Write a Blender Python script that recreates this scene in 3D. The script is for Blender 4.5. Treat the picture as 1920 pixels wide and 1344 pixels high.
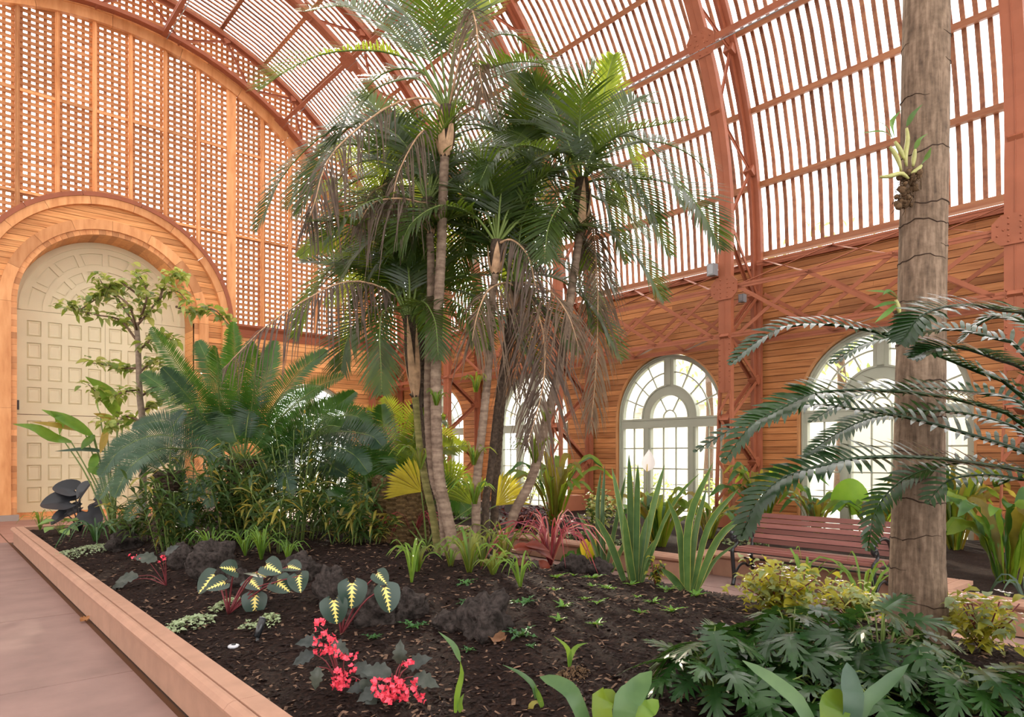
import bpy, math, random
import numpy as np
from mathutils import Vector, Matrix, noise as mnoise
V = Vector
PI = math.pi
random.seed(7)
for o in list(bpy.data.objects): bpy.data.objects.remove(o)
scene = bpy.context.scene
COL = scene.collection

# ---------------------------------------------------------------- camera
H = 1.6
YAW = math.radians(40.85)
cam_d = bpy.data.cameras.new('camera'); cam = bpy.data.objects.new('camera', cam_d); COL.objects.link(cam)
cam.location = (0, 0, H); cam.rotation_euler = (PI/2, 0, -YAW)
cam_d.lens = 24.0; cam_d.sensor_width = 36.0; cam_d.shift_y = (852-672)/1920; cam_d.clip_start = .05; cam_d.clip_end = 400
scene.camera = cam
# ---------------------------------------------------------------- sky, sun, exposure
w = bpy.data.worlds.new('sky'); scene.world = w; w.use_nodes = True
bg = w.node_tree.nodes['Background']; bg.inputs[0].default_value = (1.0, .985, .965, 1); bg.inputs[1].default_value = 2.9
sd = bpy.data.lights.new('sun', 'SUN'); sun = bpy.data.objects.new('sun', sd); COL.objects.link(sun)
sd.energy = 6.0; sd.angle = math.radians(1.5); sd.color = (1, .86, .66)
SUN = V((.449, .814, .368)).normalized()
sun.rotation_euler = SUN.to_track_quat('Z', 'Y').to_euler(); sun.location = (12, 40, 30)
vs = scene.view_settings
vs.view_transform = 'Standard'; vs.look = 'None'; vs.gamma = 1; vs.use_curve_mapping = False; vs.exposure = .8
scene.cycles.max_bounces = 8; scene.cycles.diffuse_bounces = 4; scene.cycles.transparent_max_bounces = 12
scene.cycles.caustics_reflective = False; scene.cycles.caustics_refractive = False

# ---------------------------------------------------------------- helpers
FW = V((math.sin(YAW), math.cos(YAW), 0)); RT = V((math.cos(YAW), -math.sin(YAW), 0)); UP = V((0, 0, 1))
def P(px, py, d):                      # a point of the place at depth d (metres), seen at that spot of the photograph
    return V((0, 0, H)) + d*(FW + RT*((px-960)/1280) + UP*((852-py)/1280))
def tag(o, label, cat, group=None, kind=None):
    o['label'] = label
    if cat: o['category'] = cat
    if group: o['group'] = group
    if kind: o['kind'] = kind
    return o
def empty(name, loc=(0, 0, 0), parent=None):
    o = bpy.data.objects.new(name, None); COL.objects.link(o); o.location = loc
    o.empty_display_size = .1
    if parent: o.parent = parent
    return o
def link(name, me, parent=None, loc=None, rot=None, scale=None):
    o = bpy.data.objects.new(name, me); COL.objects.link(o)
    if parent: o.parent = parent
    if loc is not None: o.location = loc
    if rot is not None: o.rotation_euler = rot
    if scale is not None: o.scale = scale
    return o
class MB:
    def __init__(s): s.v = []; s.f = []; s.mi = []
    def add(s, vs, fs, m=0):
        b = len(s.v); s.v += [tuple(p) for p in vs]
        s.f += [tuple(b+i for i in f) for f in fs]; s.mi += [m]*len(fs); return s
    def box(s, x0, x1, y0, y1, z0, z1, m=0):
        return s.add([(x0,y0,z0),(x1,y0,z0),(x1,y1,z0),(x0,y1,z0),(x0,y0,z1),(x1,y0,z1),(x1,y1,z1),(x0,y1,z1)],
              [(0,3,2,1),(4,5,6,7),(0,1,5,4),(1,2,6,5),(2,3,7,6),(3,0,4,7)], m)
    def bar(s, p, q, a, b, n=(0,0,1), m=0):       # bar from p to q; a across, b along n
        p = V(p); q = V(q); t = (q-p).normalized(); n = V(n); u = t.cross(n)
        if u.length < 1e-4: u = t.cross(V((1,.1,0)))
        u.normalize(); n = u.cross(t).normalized(); u = u*a/2; n = n*b/2
        vs = [p-u-n, p+u-n, p+u+n, p-u+n, q-u-n, q+u-n, q+u+n, q-u+n]
        return s.add(vs, [(0,1,2,3),(4,7,6,5),(0,4,5,1),(1,5,6,2),(2,6,7,3),(3,7,4,0)], m)
    def prism(s, poly, axis, a0, a1, m=0):        # polygon (2D) extruded along an axis
        def mk(u, w_, a): return (a,u,w_) if axis == 'x' else ((u,a,w_) if axis == 'y' else (u,w_,a))
        n = len(poly); vs = [mk(*p, a0) for p in poly] + [mk(*p, a1) for p in poly]
        fs = [tuple(range(n))[::-1], tuple(range(n, 2*n))] + [(i, (i+1) % n, n+(i+1) % n, n+i) for i in range(n)]
        return s.add(vs, fs, m)
    def sweep(s, path, sect, m=0, closed=False):  # path: list of (point, axis_a, axis_b); sect: 2D section
        k = len(sect); vs = []
        for p, a, b in path: vs += [V(p)+V(a)*x+V(b)*y for x, y in sect]
        n = len(path); fs = []
        for i in range(n-1 if not closed else n):
            j = (i+1) % n
            for c in range(k): fs.append((i*k+c, i*k+(c+1) % k, j*k+(c+1) % k, j*k+c))
        if not closed: fs += [tuple(range(k))[::-1], tuple((n-1)*k+c for c in range(k))]
        return s.add(vs, fs, m)
    def tube(s, pts, rad, n=8, m=0, squash=1.0):
        pts = [V(p) for p in pts]; path = []
        if not hasattr(rad, '__len__'): rad = [rad]*len(pts)
        ref = V((.3, 1, .1)); base = len(s.v); vs = []
        for i, p in enumerate(pts):
            t = (pts[min(i+1, len(pts)-1)]-pts[max(i-1, 0)]).normalized()
            a = t.cross(ref); a = a.normalized() if a.length > 1e-4 else V((1, 0, 0)); b = t.cross(a); ref = b.cross(t) if False else ref
            vs += [p+(a*math.cos(2*PI*c/n)+b*math.sin(2*PI*c/n)*squash)*rad[i] for c in range(n)]
        fs = [(i*n+c, i*n+(c+1) % n, (i+1)*n+(c+1) % n, (i+1)*n+c) for i in range(len(pts)-1) for c in range(n)]
        fs += [tuple(range(n))[::-1], tuple((len(pts)-1)*n+c for c in range(n))]
        return s.add(vs, fs, m)
    def blob(s, c, r, n=8, k=6, m=0, jit=0, seed=0):    # lumpy closed ball
        c = V(c); r = V(r) if hasattr(r, '__len__') else V((r, r, r)); vs = [c+V((0, 0, r.z))]
        for i in range(1, k):
            th = PI*i/k
            for j in range(n):
                d = V((math.sin(th)*math.cos(2*PI*j/n), math.sin(th)*math.sin(2*PI*j/n), math.cos(th)))
                q = 1+(jit*mnoise.noise(d*1.7+V((seed*3.1, seed, 0)))+jit*.4*mnoise.noise(d*5+V((seed, 2, seed))) if jit else 0)
                vs.append(c+V((d.x*r.x*q, d.y*r.y*q, d.z*r.z*q)))
        vs.append(c-V((0, 0, r.z))); fs = [(0, 1+j, 1+(j+1) % n) for j in range(n)]
        for i in range(k-2):
            for j in range(n): fs.append((1+i*n+j, 1+(i+1)*n+j, 1+(i+1)*n+(j+1) % n, 1+i*n+(j+1) % n))
        L = len(vs)-1; fs += [(L, 1+(k-2)*n+(j+1) % n, 1+(k-2)*n+j) for j in range(n)]
        return s.add(vs, fs, m)
    def mesh(s, name, mats, smooth=False):
        me = bpy.data.meshes.new(name); me.from_pydata(s.v, [], s.f)
        for m in (mats if isinstance(mats, (list, tuple)) else [mats]): me.materials.append(m)
        if any(s.mi): me.polygons.foreach_set('material_index', s.mi)
        if smooth: me.polygons.foreach_set('use_smooth', [True]*len(s.f))
        me.update(); return me
    def obj(s, name, mats, parent=None, smooth=False, loc=None):
        return link(name, s.mesh(name, mats, smooth), parent, loc)
def copy_tree(o, parent=None, loc=None):
    c = o.copy(); COL.objects.link(c); c.parent = parent
    if loc is not None: c.location = loc
    for ch in list(o.children): copy_tree(ch, c)
    return c
def catmull(pts, n):
    pts = [V(p) for p in pts]
    if len(pts) == 2: return [pts[0].lerp(pts[1], i/(n-1)) for i in range(n)]
    e = [pts[0]*2-pts[1]]+pts+[pts[-1]*2-pts[-2]]; out = []; S = len(pts)-1
    for i in range(n):
        u = i/(n-1)*S; k = min(int(u), S-1); t = u-k; a, b, c, d = e[k:k+4]
        out.append(.5*((2*b)+(c-a)*t+(2*a-5*b+4*c-d)*t*t+(3*b-a-3*c+d)*t**3))
    return out
def rnd(a, b): return random.uniform(a, b)

# ---------------------------------------------------------------- materials
def newmat(name):
    m = bpy.data.materials.new(name); m.use_nodes = True; nt = m.node_tree
    return m, nt, nt.nodes['Principled BSDF']
def ramp(nt, fac, stops):
    r = nt.nodes.new('ShaderNodeValToRGB'); e = r.color_ramp.elements
    while len(e) < len(stops): e.new(.5)
    for x, (p, c) in zip(e, stops): x.position = p; x.color = (*c, 1)
    nt.links.new(fac, r.inputs[0]); return r.outputs[0]
def noise_node(nt, scale, detail=4, vec='pos', stretch=(1, 1, 1), rough=.55):
    n = nt.nodes.new('ShaderNodeTexNoise'); n.inputs['Scale'].default_value = scale; n.inputs['Detail'].default_value = detail
    n.inputs['Roughness'].default_value = rough
    if vec == 'pos': src = nt.nodes.new('ShaderNodeNewGeometry').outputs['Position']
    else: src = nt.nodes.new('ShaderNodeTexCoord').outputs['Object']
    mp = nt.nodes.new('ShaderNodeMapping'); mp.inputs['Scale'].default_value = stretch
    nt.links.new(src, mp.inputs[0]); nt.links.new(mp.outputs[0], n.inputs['Vector']); return n.outputs['Fac']
def mixc(nt, fac, a, b, mode='MIX'):
    m = nt.nodes.new('ShaderNodeMix'); m.data_type = 'RGBA'; m.blend_type = mode
    for i, x in ((0, fac), (6, a), (7, b)):
        if hasattr(x, 'links'): nt.links.new(x, m.inputs[i])
        elif i == 0: m.inputs[0].default_value = x
        else: m.inputs[i].default_value = (*x, 1)
    return m.outputs[2]
def objrand(nt): return nt.nodes.new('ShaderNodeObjectInfo').outputs['Random']
def bump(nt, bs, h, strength=.3, dist=.01):
    b = nt.nodes.new('ShaderNodeBump'); b.inputs['Strength'].default_value = strength; b.inputs['Distance'].default_value = dist
    nt.links.new(h, b.inputs['Height']); nt.links.new(b.outputs[0], bs.inputs['Normal'])
def wood(name, c0, c1, c2, stretch, rough=.5, spec=.35, tone=1.0):
    m, nt, bs = newmat(name)
    g = noise_node(nt, 1, 6, 'pos', stretch); grain = ramp(nt, g, [(.3, c0), (.5, c1), (.72, c2)])
    k_ = lambda c: tuple(1+(x-1)*tone for x in c)
    tone = ramp(nt, objrand(nt), [(0, k_((.62, .58, .55))), (.35, k_((.88, .86, .84))), (.7, (1, 1, 1)), (1, k_((1.18, 1.2, 1.22)))])
    c = mixc(nt, 1.0, grain, tone, 'MULTIPLY'); nt.links.new(c, bs.inputs['Base Color'])
    bs.inputs['Roughness'].default_value = rough; bs.inputs['Specular IOR Level'].default_value = spec
    bump(nt, bs, g, .15, .004); return m
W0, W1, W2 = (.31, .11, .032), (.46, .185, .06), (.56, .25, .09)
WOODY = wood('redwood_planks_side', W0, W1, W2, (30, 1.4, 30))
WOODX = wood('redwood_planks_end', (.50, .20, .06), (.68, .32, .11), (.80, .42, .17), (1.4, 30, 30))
WOODZ = wood('redwood_trim', (.52, .21, .07), (.66, .31, .12), (.76, .39, .17), (6, 6, 1.2))
LATH = wood('redwood_laths', (.20, .08, .045), (.32, .14, .075), (.42, .20, .10), (9, 9, 9), .6)
PURLIN = wood('redwood_purlins', (.24, .085, .04), (.34, .14, .065), (.42, .19, .085), (14, .8, 14), .55)
LATT = wood('redwood_lattice', (.32, .12, .042), (.46, .195, .07), (.58, .28, .115), (3, 3, 14), tone=.5)
def plain(name, col, rough=.5, spec=.4, nz=0, nscale=8, metal=0, rand=0, vec='pos', bs_=0):
    m, nt, bs = newmat(name); bs.inputs['Roughness'].default_value = rough; bs.inputs['Specular IOR Level'].default_value = spec
    bs.inputs['Metallic'].default_value = metal; bs.inputs['Base Color'].default_value = (*col, 1)
    if nz:
        g = noise_node(nt, nscale, 5, vec)
        c = ramp(nt, g, [(.3, tuple(x*(1-nz) for x in col)), (.7, tuple(min(1, x*(1+nz)) for x in col))])
        if rand: c = mixc(nt, 1.0, c, ramp(nt, objrand(nt), [(0, (1-rand,)*3), (1, (1+rand,)*3)]), 'MULTIPLY')
        nt.links.new(c, bs.inputs['Base Color'])
        if bs_: bump(nt, bs, g, bs_, .02)
    return m
STEEL = plain('rust_red_painted_steel', (.30, .098, .05), .48, .22, .10, 3)
CREAM = plain('cream_door_paint', (.66, .60, .40), .45, .4, .04, 2)
SAGE = plain('sage_grey_window_paint', (.36, .37, .29), .4, .4, .04, 3)
BLACK = plain('black_cast_iron', (.012, .014, .016), .3, .5)
GREYB = plain('grey_plastic', (.22, .23, .24), .5, .4)
DARK = plain('dark_backing', (.10, .045, .02), .8, .2)
JOINT = plain('dark_joint', (.10, .065, .05), .9, .1)
SLAB = plain('pink_concrete_paving', (.235, .152, .130), .75, .25, .16, 2.2, rand=.05, bs_=.05)
SLABR = plain('red_concrete_paving', (.30, .155, .115), .7, .25, .12, 2.2, rand=.05)
KERB = plain('terracotta_kerb_stone', (.36, .205, .14), .7, .25, .09, 7, rand=.05, bs_=.08)
ROCK = plain('black_lava_rock', (.036, .029, .026), .95, .12, .7, 26, bs_=1.0)
def glass_mat():
    m, nt, bs = newmat('window_glass'); out = nt.nodes['Material Output']
    t = nt.nodes.new('ShaderNodeBsdfTransparent'); t.inputs[0].default_value = (.93, .95, .93, 1)
    g = nt.nodes.new('ShaderNodeBsdfGlossy'); g.inputs['Roughness'].default_value = .03
    f = nt.nodes.new('ShaderNodeFresnel'); f.inputs[0].default_value = 1.45
    mx = nt.nodes.new('ShaderNodeMixShader'); nt.links.new(f.outputs[0], mx.inputs[0]); nt.links.new(t.outputs[0], mx.inputs[1]); nt.links.new(g.outputs[0], mx.inputs[2])
    nt.links.new(mx.outputs[0], out.inputs[0]); return m
GLASS = glass_mat()
def leafmat(name, c0, c1, trans=.35, rough=.4, spec=.4, tcol=None, nscale=9, tip=None, vary=.22):
    m, nt, bs = newmat(name); out = nt.nodes['Material Output']
    g = noise_node(nt, nscale, 3); c = ramp(nt, g, [(.3, c0), (.7, c1)])
    c = mixc(nt, 1.0, c, ramp(nt, objrand(nt), [(0, (1-vary, 1-vary, 1-vary*.6)), (1, (1+vary*1.4, 1+vary, 1.0))]), 'MULTIPLY')
    nt.links.new(c, bs.inputs['Base Color']); bs.inputs['Roughness'].default_value = rough*.85; bs.inputs['Specular IOR Level'].default_value = spec*.65
    if trans:
        t = nt.nodes.new('ShaderNodeBsdfTranslucent')
        tc = tcol or tuple(min(1, x*y) for x, y in zip(c1, (2.6, 2.0, 1.0)))
        nt.links.new(mixc(nt, .65, c, tc), t.inputs[0])
        mx = nt.nodes.new('ShaderNodeMixShader'); mx.inputs[0].default_value = trans
        nt.links.new(bs.outputs[0], mx.inputs[1]); nt.links.new(t.outputs[0], mx.inputs[2]); nt.links.new(mx.outputs[0], out.inputs[0])
    return m
# ================================================================ the hall
CX, ZS, YE = 3.78, 5.40, 20.45            # axis of the barrel vault, springing height, face of the end wall
RI, RO, RL = 7.5, 8.6, 8.92               # inner chord, outer chord, laths
XI, XO, XW = CX+RI, CX+RO, 12.5           # legs of the trusses, face of the side wall
TY = [20.2, 15.9, 11.45, 7.0, 2.55, -1.9, -6.35] # planes of the arch trusses
WINY = [18.125, 13.675, 9.225, 4.775, .325]
Y0H, Y1H, YB = -2.2, YE, -10.5
WSP, WR = 2.42, 1.42                      # springing and radius of the window openings
DR = 2.03                                 # radius of the door opening

# ---- floors
fl = tag(empty('floor'), 'pinkish concrete paving around the planting beds', 'floor', kind='structure')
MB().box(-6, 14, -11, 21.6, -.3, -.012).obj('slab_bed', JOINT, fl)
def slab(x0, x1, y0, y1, m=SLAB, g=.006):
    b = .006; mb = MB()
    mb.add([(x0+g,y0+g,-.012),(x1-g,y0+g,-.012),(x1-g,y1-g,-.012),(x0+g,y1-g,-.012),(x0+g+b,y0+g+b,0),(x1-g-b,y0+g+b,0),(x1-g-b,y1-g-b,0),(x0+g+b,y1-g-b,0)],
           [(4,5,6,7),(0,1,5,4),(1,2,6,5),(2,3,7,6),(3,0,4,7)])
    mb.obj('paving_slab', m, fl)
ys = [-9.4, -6.9, -4.4, -1.9, .6, 3.13, 5.66, 8.1, 10.65, 13.1, 15.4]
for a, b in zip(ys, ys[1:]):
    slab(-1.35, 1.195, a, b); slab(-3.9, -1.35, a, b)
for a, b in zip(ys, ys[1:]):
    slab(5.64, 7.24, a, b); slab(7.24, 8.0, a, b) if 2 < (a+b)/2 < 5 else None
for i, a in enumerate((15.4, 17.1, 18.8)):
    for x0, x1 in ((-1.35, 1.195), (1.195, 3.7), (3.7, 5.64), (5.64, 7.24), (7.24, 12.4)): slab(x0, x1, a, min(a+1.7, YE), SLABR)
slab(1.75, 5.81, YE, YE+.95, plain('threshold_painted_sun', (.62, .33, .15), .6, .3), .003)  # orange sun glow on this slab is put into its colour

# ---- kerbs: a face course and bull-nosed cap stones
def kerb_run(parent, p, q, inward, cap=.155, h=.31, piece=3.08, off=0):
    p = V((*p, 0)); q = V((*q, 0)); t = (q-p); L = t.length; t.normalize(); n = V((*inward, 0))
    prof = [(.155, h), (.040, h), (.038, h-.013), (.031, h-.013), (.029, h-.002), (.010, h), (-.018, h-.010), (-.040, h-.036), (-.034, h-.060), (-.012, h-.076), (.022, h-.080), (.022, h-.096), (.155, h-.096)]
    prof = [(x if x < .1 else x+cap-.155, z) for x, z in prof]
    face = [(.008, 0), (.008, h-.095), (cap-.01, h-.095), (cap-.01, 0)]
    s = -off
    while s < L:
        a, b = max(s, 0)+.002, min(s+piece, L)-.002
        if b-a > .05:
            for pr, nm in ((prof, 'cap_stone'), (face, 'face_stone')):
                mb = MB(); mb.sweep([(p+t*a, n, UP), (p+t*b, n, UP)], pr); mb.obj(nm, KERB, parent)
        s += piece
kb = tag(empty('kerb', (0, 0, 0)), 'low terracotta kerb round the middle planting bed', 'kerb', kind='structure')
kerb_run(kb, (1.226, -3.0), (1.226, 15.0), (1, 0), off=2.58)
kerb_run(kb, (5.62, 15.0), (5.62, -3.0), (-1, 0)); kerb_run(kb, (1.39, 15.0), (5.46, 15.0), (0, -1))
MB().box(1.17, 1.222, -3, 20.3, -.012, -.004).obj('expansion_joint', DARK, kb)
kr = tag(empty('kerb', (0, 0, 0)), 'low terracotta kerb along the window side bed, stepping back round the bench', 'kerb', kind='structure')
kerb_run(kr, (7.29, 5.15), (7.29, 15.2), (1, 0), piece=2.6); kerb_run(kr, (7.29, -3), (7.29, 2.35), (1, 0), piece=2.6)
kerb_run(kr, (7.98, 2.35), (7.98, 5.15), (1, 0), piece=1.4); kerb_run(kr, (7.45, 5.15), (8.13, 5.15), (0, 1), piece=2); kerb_run(kr, (7.45, 2.35), (8.13, 2.35), (0, -1), piece=2)
kerb_run(kr, (12.3, 15.2), (7.29, 15.2), (0, -1), piece=2.6)

# ---- plank walls
def arch_hw(zs, r):
    def h(z):
        if z <= zs: return r
        return math.sqrt(r*r-(z-zs)**2) if z < zs+r else None
    return h
def planks(parent, mat, axis, plane, a0, a1, z0, z1, rowh, opens, thick, seed, allow=None, blen=(3.0, 4.6)):
    R_ = random.Random(seed); z = z0; n = 0
    while z < z1-.02:
        zt = min(z+rowh, z1); lo, hi = z+.005, zt-.005
        segs = [((a0, a0), (a1, a1))]
        for c, h in opens:
            hl, ht = h(lo), h(hi)
            if hl is None and ht is None: continue
            hl = hl or 0; ht = ht or 0; new = []
            for (l0, l1), (r0, r1) in segs:
                if c-hl > l0 and c-hl < r0 or c+hl > l0 and c+hl < r0:
                    if c-max(hl, ht) > l0: new.append(((l0, l1), (c-hl, c-ht)))
                    if c+max(hl, ht) < r0: new.append(((c+hl, c+ht), (r0, r1)))
                else: new.append(((l0, l1), (r0, r1)))
            segs = new
        if allow: segs = allow(lo, hi, segs)
        for (l0, l1), (r0, r1) in segs:
            cuts = []; s = max(l0, l1)+R_.uniform(1.0, blen[1])
            while s < min(r0, r1)-.5: cuts.append(s); s += R_.uniform(*blen)
            ed = [(l0, l1)]+[(c, c) for c in cuts]+[(r0, r1)]
            for (x0, x1), (y0, y1) in zip(ed, ed[1:]):
                e = .0015; dp = R_.uniform(0, .004)
                poly = [(x0+e, lo), (y0-e, lo), (y1-e, hi), (x1+e, hi)]
                mb = MB(); mb.prism(poly, axis, plane-dp, plane+thick); mb.obj('plank', mat, parent); n += 1
        z = zt
    return n
def backing(mb, axis, plane, a0, a1, z0, z1, opens, th=.05, step=.125):
    z = z0
    while z < z1-.001:
        zt = min(z+step, z1); zm = (z+zt)/2; segs = [(a0, a1)]
        for c, h in opens:
            hh = max([x for x in (h(z), h(zt)) if x is not None] or [0])
            if not hh: continue
            new = []
            for l, r in segs:
                if c-hh > l: new.append((l, min(r, c-hh)))
                if c+hh < r: new.append((max(l, c+hh), r))
            segs = [s for s in new if s[1]-s[0] > .001] if new else []
        for l, r in segs: mb.prism([(l, z), (r, z), (r, zt), (l, zt)], axis, plane, plane+th)
        z = zt
    return mb
wr = tag(empty('wall_right'), 'redwood plank side wall with arched windows', 'wall', kind='structure')
op = [(y, arch_hw(WSP, WR)) for y in WINY]
backing(MB(), 'x', XW+.028, Y0H, YE+.1, 0, 5.28, op).obj('backing', DARK, wr)
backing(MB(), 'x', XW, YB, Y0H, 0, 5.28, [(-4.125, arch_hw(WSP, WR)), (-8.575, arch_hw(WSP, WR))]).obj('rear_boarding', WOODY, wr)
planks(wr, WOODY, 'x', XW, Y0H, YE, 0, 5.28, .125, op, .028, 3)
MB().box(XW-.05, XW+.14, Y0H, YE, 5.28, 5.35).obj('wall_cap', STEEL, wr)
for y in WINY:                                   # wooden reveal round each opening
    mb = MB(); n = 24; pts = [(WR, 0, 1, 0)]+[(WR*math.cos(PI*i/n), WSP+WR*math.sin(PI*i/n), math.cos(PI*i/n), math.sin(PI*i/n)) for i in range(n+1)]+[(-WR, 0, -1, 0)]
    mb.sweep([(V((XW-.012, y+a, z)), V((0, -ca, -sa)), V((1, 0, 0))) for a, z, ca, sa in pts], [(-.03, 0), (.006, 0), (.006, .26), (-.03, .26)])
    mb.obj('window_reveal', WOODZ, wr)
wl = tag(empty('wall_left'), 'redwood plank side wall along the left path', 'wall', kind='structure')
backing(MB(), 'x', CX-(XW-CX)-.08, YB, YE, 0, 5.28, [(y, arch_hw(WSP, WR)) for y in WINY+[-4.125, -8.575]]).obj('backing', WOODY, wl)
we = tag(empty('wall_end'), 'redwood plank end wall with arched door and lattice above', 'wall', kind='structure')
WX = 9.33
DT, DO = 2.38, 2.80
ope = [(CX, arch_hw(ZS-.1, DT)), (WX, arch_hw(WSP, WR))]
def only_ring(lo, hi, segs):
    out = []
    for (l0, l1), (r0, r1) in segs:
        if lo > 5.3:
            h = arch_hw(ZS-.1, DO); a, b = h(lo), h(hi)
            if a is None: continue
            b = b or 0
            def cl(x, q): return max(CX-q, min(CX+q, x))
            l0_, l1_, r0_, r1_ = cl(l0, a), cl(l1, b), cl(r0, a), cl(r1, b)
            if r0_-l0_ < .02: continue
            out.append(((l0_, l1_), (r0_, r1_)))
        else: out.append(((l0, l1), (r0, r1)))
    return out
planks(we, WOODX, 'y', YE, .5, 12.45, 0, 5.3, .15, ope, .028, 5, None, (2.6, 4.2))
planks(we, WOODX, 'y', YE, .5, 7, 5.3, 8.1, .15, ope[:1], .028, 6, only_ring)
backing(MB(), 'y', YE+.03, -5, 12.6, 0, 5.3, [(CX, arch_hw(ZS-.1, DR)), (WX, arch_hw(WSP, WR))]).obj('backing', DARK, we)
mb = MB(); n = 40
mb.sweep([(V((CX+2.5*math.cos(PI*i/n), YE+.03, ZS-.1+2.5*math.sin(PI*i/n))), V((math.cos(PI*i/n), 0, math.sin(PI*i/n))), V((0, 1, 0))) for i in range(n+1)], [(-.46, 0), (.3, 0), (.3, .05), (-.46, .05)])
mb.obj('arch_backing', DARK, we)
mb = MB(); n = 24; pts = [(WR, 0, 1, 0)]+[(WR*math.cos(PI*i/n), WSP+WR*math.sin(PI*i/n), math.cos(PI*i/n), math.sin(PI*i/n)) for i in range(n+1)]+[(-WR, 0, -1, 0)]
mb.sweep([(V((WX+a, YE-.012, z)), V((-ca, 0, -sa)), V((0, 1, 0))) for a, z, ca, sa in pts], [(-.03, 0), (.006, 0), (.006, .3), (-.03, .3)]); mb.obj('window_reveal', WOODZ, we)
# cornice over the planks
for x0, x1 in ((-4, CX-3.05), (CX+3.05, 12.45)):
    mb = MB(); mb.prism([(YE+.02, 5.06), (YE-.03, 5.06), (YE-.05, 5.14), (YE-.03, 5.16), (YE-.05, 5.28), (YE-.16, 5.36), (YE-.17, 5.42), (YE+.02, 5.46)], 'x', x0, x1); mb.obj('cornice', STEEL, we)
# arch trims round the door: every ring is made of bent pieces
def ring_pieces(parent, name, mat, r0, r1, y0, y1, k, jamb, zc=ZS-.1, gap=.0012, seg=5, jl=None):
    for i in range(k):
        a0, a1 = PI*i/k+gap, PI*(i+1)/k-gap; mb = MB()
        mb.sweep([(V((CX, 0, zc)), V((math.cos(a0+(a1-a0)*j/seg), 0, math.sin(a0+(a1-a0)*j/seg))), V((0, 1, 0))) for j in range(seg+1)], [(r0, y0), (r1, y0), (r1, y1), (r0, y1)])
        mb.obj(name, mat, parent)
    if jamb:
        jl = jl or 2.7; m = max(1, round(zc/jl)); hh = zc/m
        for sg in (-1, 1):
            for i in range(m):
                x0, x1 = sorted((CX+sg*r0, CX+sg*r1)); MB().box(x0, x1, y0, y1, .14+(zc-.14)*i/m+.002, .14+(zc-.14)*(i+1)/m-.002).obj(name, mat, parent)
ring_pieces(we, 'outer_trim', WOODZ, 2.78, 2.98, YE-.13, YE+.03, 9, True)
ring_pieces(we, 'outer_moulding', STEEL, 2.98, 3.09, YE-.16, YE+.03, 7, True)
ring_pieces(we, 'inner_trim', WOODZ, 2.15, 2.40, YE-.11, YE+.03, 8, True)
ring_pieces(we, 'shingle', WOODZ, 2.03, 2.15, YE-.05, YE+.03, 44, True, seg=1, jl=.15)
for sg in (-1, 1):
    x0, x1 = sorted((CX+sg*2.0, CX+sg*3.1)); MB().box(x0, x1, YE-.17, YE+.05, 0, .14).obj('plinth', plain('grey_plinth', (.30, .25, .22), .6), we)
for i in range(46):                                # boards of the deep reveal
    a = PI*(i+.5)/46; hw = PI/46*(DR+.012)/2+.001; c, s = math.cos(a), math.sin(a)
    mb = MB(); u = V((-s, 0, c)); q = V((CX+c*(DR+.012), YE+.5, ZS-.1+s*(DR+.012)))
    mb.bar(q+V((0, -.53, 0)), q+V((0, .45, 0)), hw*2, .024, (c, 0, s)); mb.obj('reveal_board', WOODX, we)
for sg in (-1, 1):
    for i in range(30):
        z0 = .02+i*.176; x = CX+sg*(DR+.012); MB().box(x-.012, x+.012, YE-.03, YE+.95, z0+.003, z0+.173).obj('reveal_board', WOODX, we)

mb = MB(); n = 40
mb.sweep([(V((CX, 0, ZS-.1)), V((math.cos(PI*i/n), 0, math.sin(PI*i/n))), V((0, 1, 0))) for i in range(n+1)], [(DR+.03, YE+.03), (DR+.09, YE+.03), (DR+.09, YE+1.0), (DR+.03, YE+1.0)])
for sg in (-1, 1): x0, x1 = sorted((CX+sg*(DR+.03), CX+sg*(DR+.09))); mb.box(x0, x1, YE+.03, YE+1.0, 0, ZS-.1)
mb.obj('light_leak_casing', DARK, we)  # unseen shell added behind the boards to stop light leaking between them
# ---- double door, panelled and arched
dr = tag(empty('door_1', (CX, YE+.9, 0)), 'tall cream panelled double door with an arched fan top', 'door', kind='structure')
ZD = ZS-.1
mb = MB(); n = 32; mb.prism([(-DR, .12)]+[(-DR*math.cos(PI*i/n), ZD+DR*math.sin(PI*i/n)) for i in range(n+1)]+[(DR, .12)], 'y', .0, .06); mb.obj('leaf_board', CREAM, dr)
MB().box(-DR, DR, -.02, .06, 0, .12).obj('threshold', WOODZ, dr)
fr = MB(); y0, y1 = -.035, .0
cols = [-1.86+.14+i*.455 for i in range(4)]
cw = .305
rows = [.36, .93, 1.50, 2.07, 2.93, 3.50, 4.07, 4.64]
rh = .40
xs0 = sorted([-1.86+.115+i*.448 for i in range(4)]+[.115+i*.448-.02 for i in range(4)])
for sg in (0, 1):
    lx0, lx1 = (-DR, -.004) if sg == 0 else (.004, DR); mine = [x for x in xs0 if (x < 0) == (sg == 0)]
    e = [lx0]+[v for x in mine for v in (x, x+cw)]+[lx1]
    for a, b in zip(e[0::2], e[1::2]): fr.box(a, b, y0, y1, .12, ZD-.01)
    for x in mine:
        zz = [.12]+[v for z in rows for v in (z, z+rh)]+[ZD-.01]
        for a, b in zip(zz[0::2], zz[1::2]): fr.box(x, x+cw, y0, y1, a, b)
fr.obj('stile_frame', CREAM, dr)
MB().box(-DR, DR, -.036, -.034, 2.62, 2.635).obj('rail_groove', DARK, dr)
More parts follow.
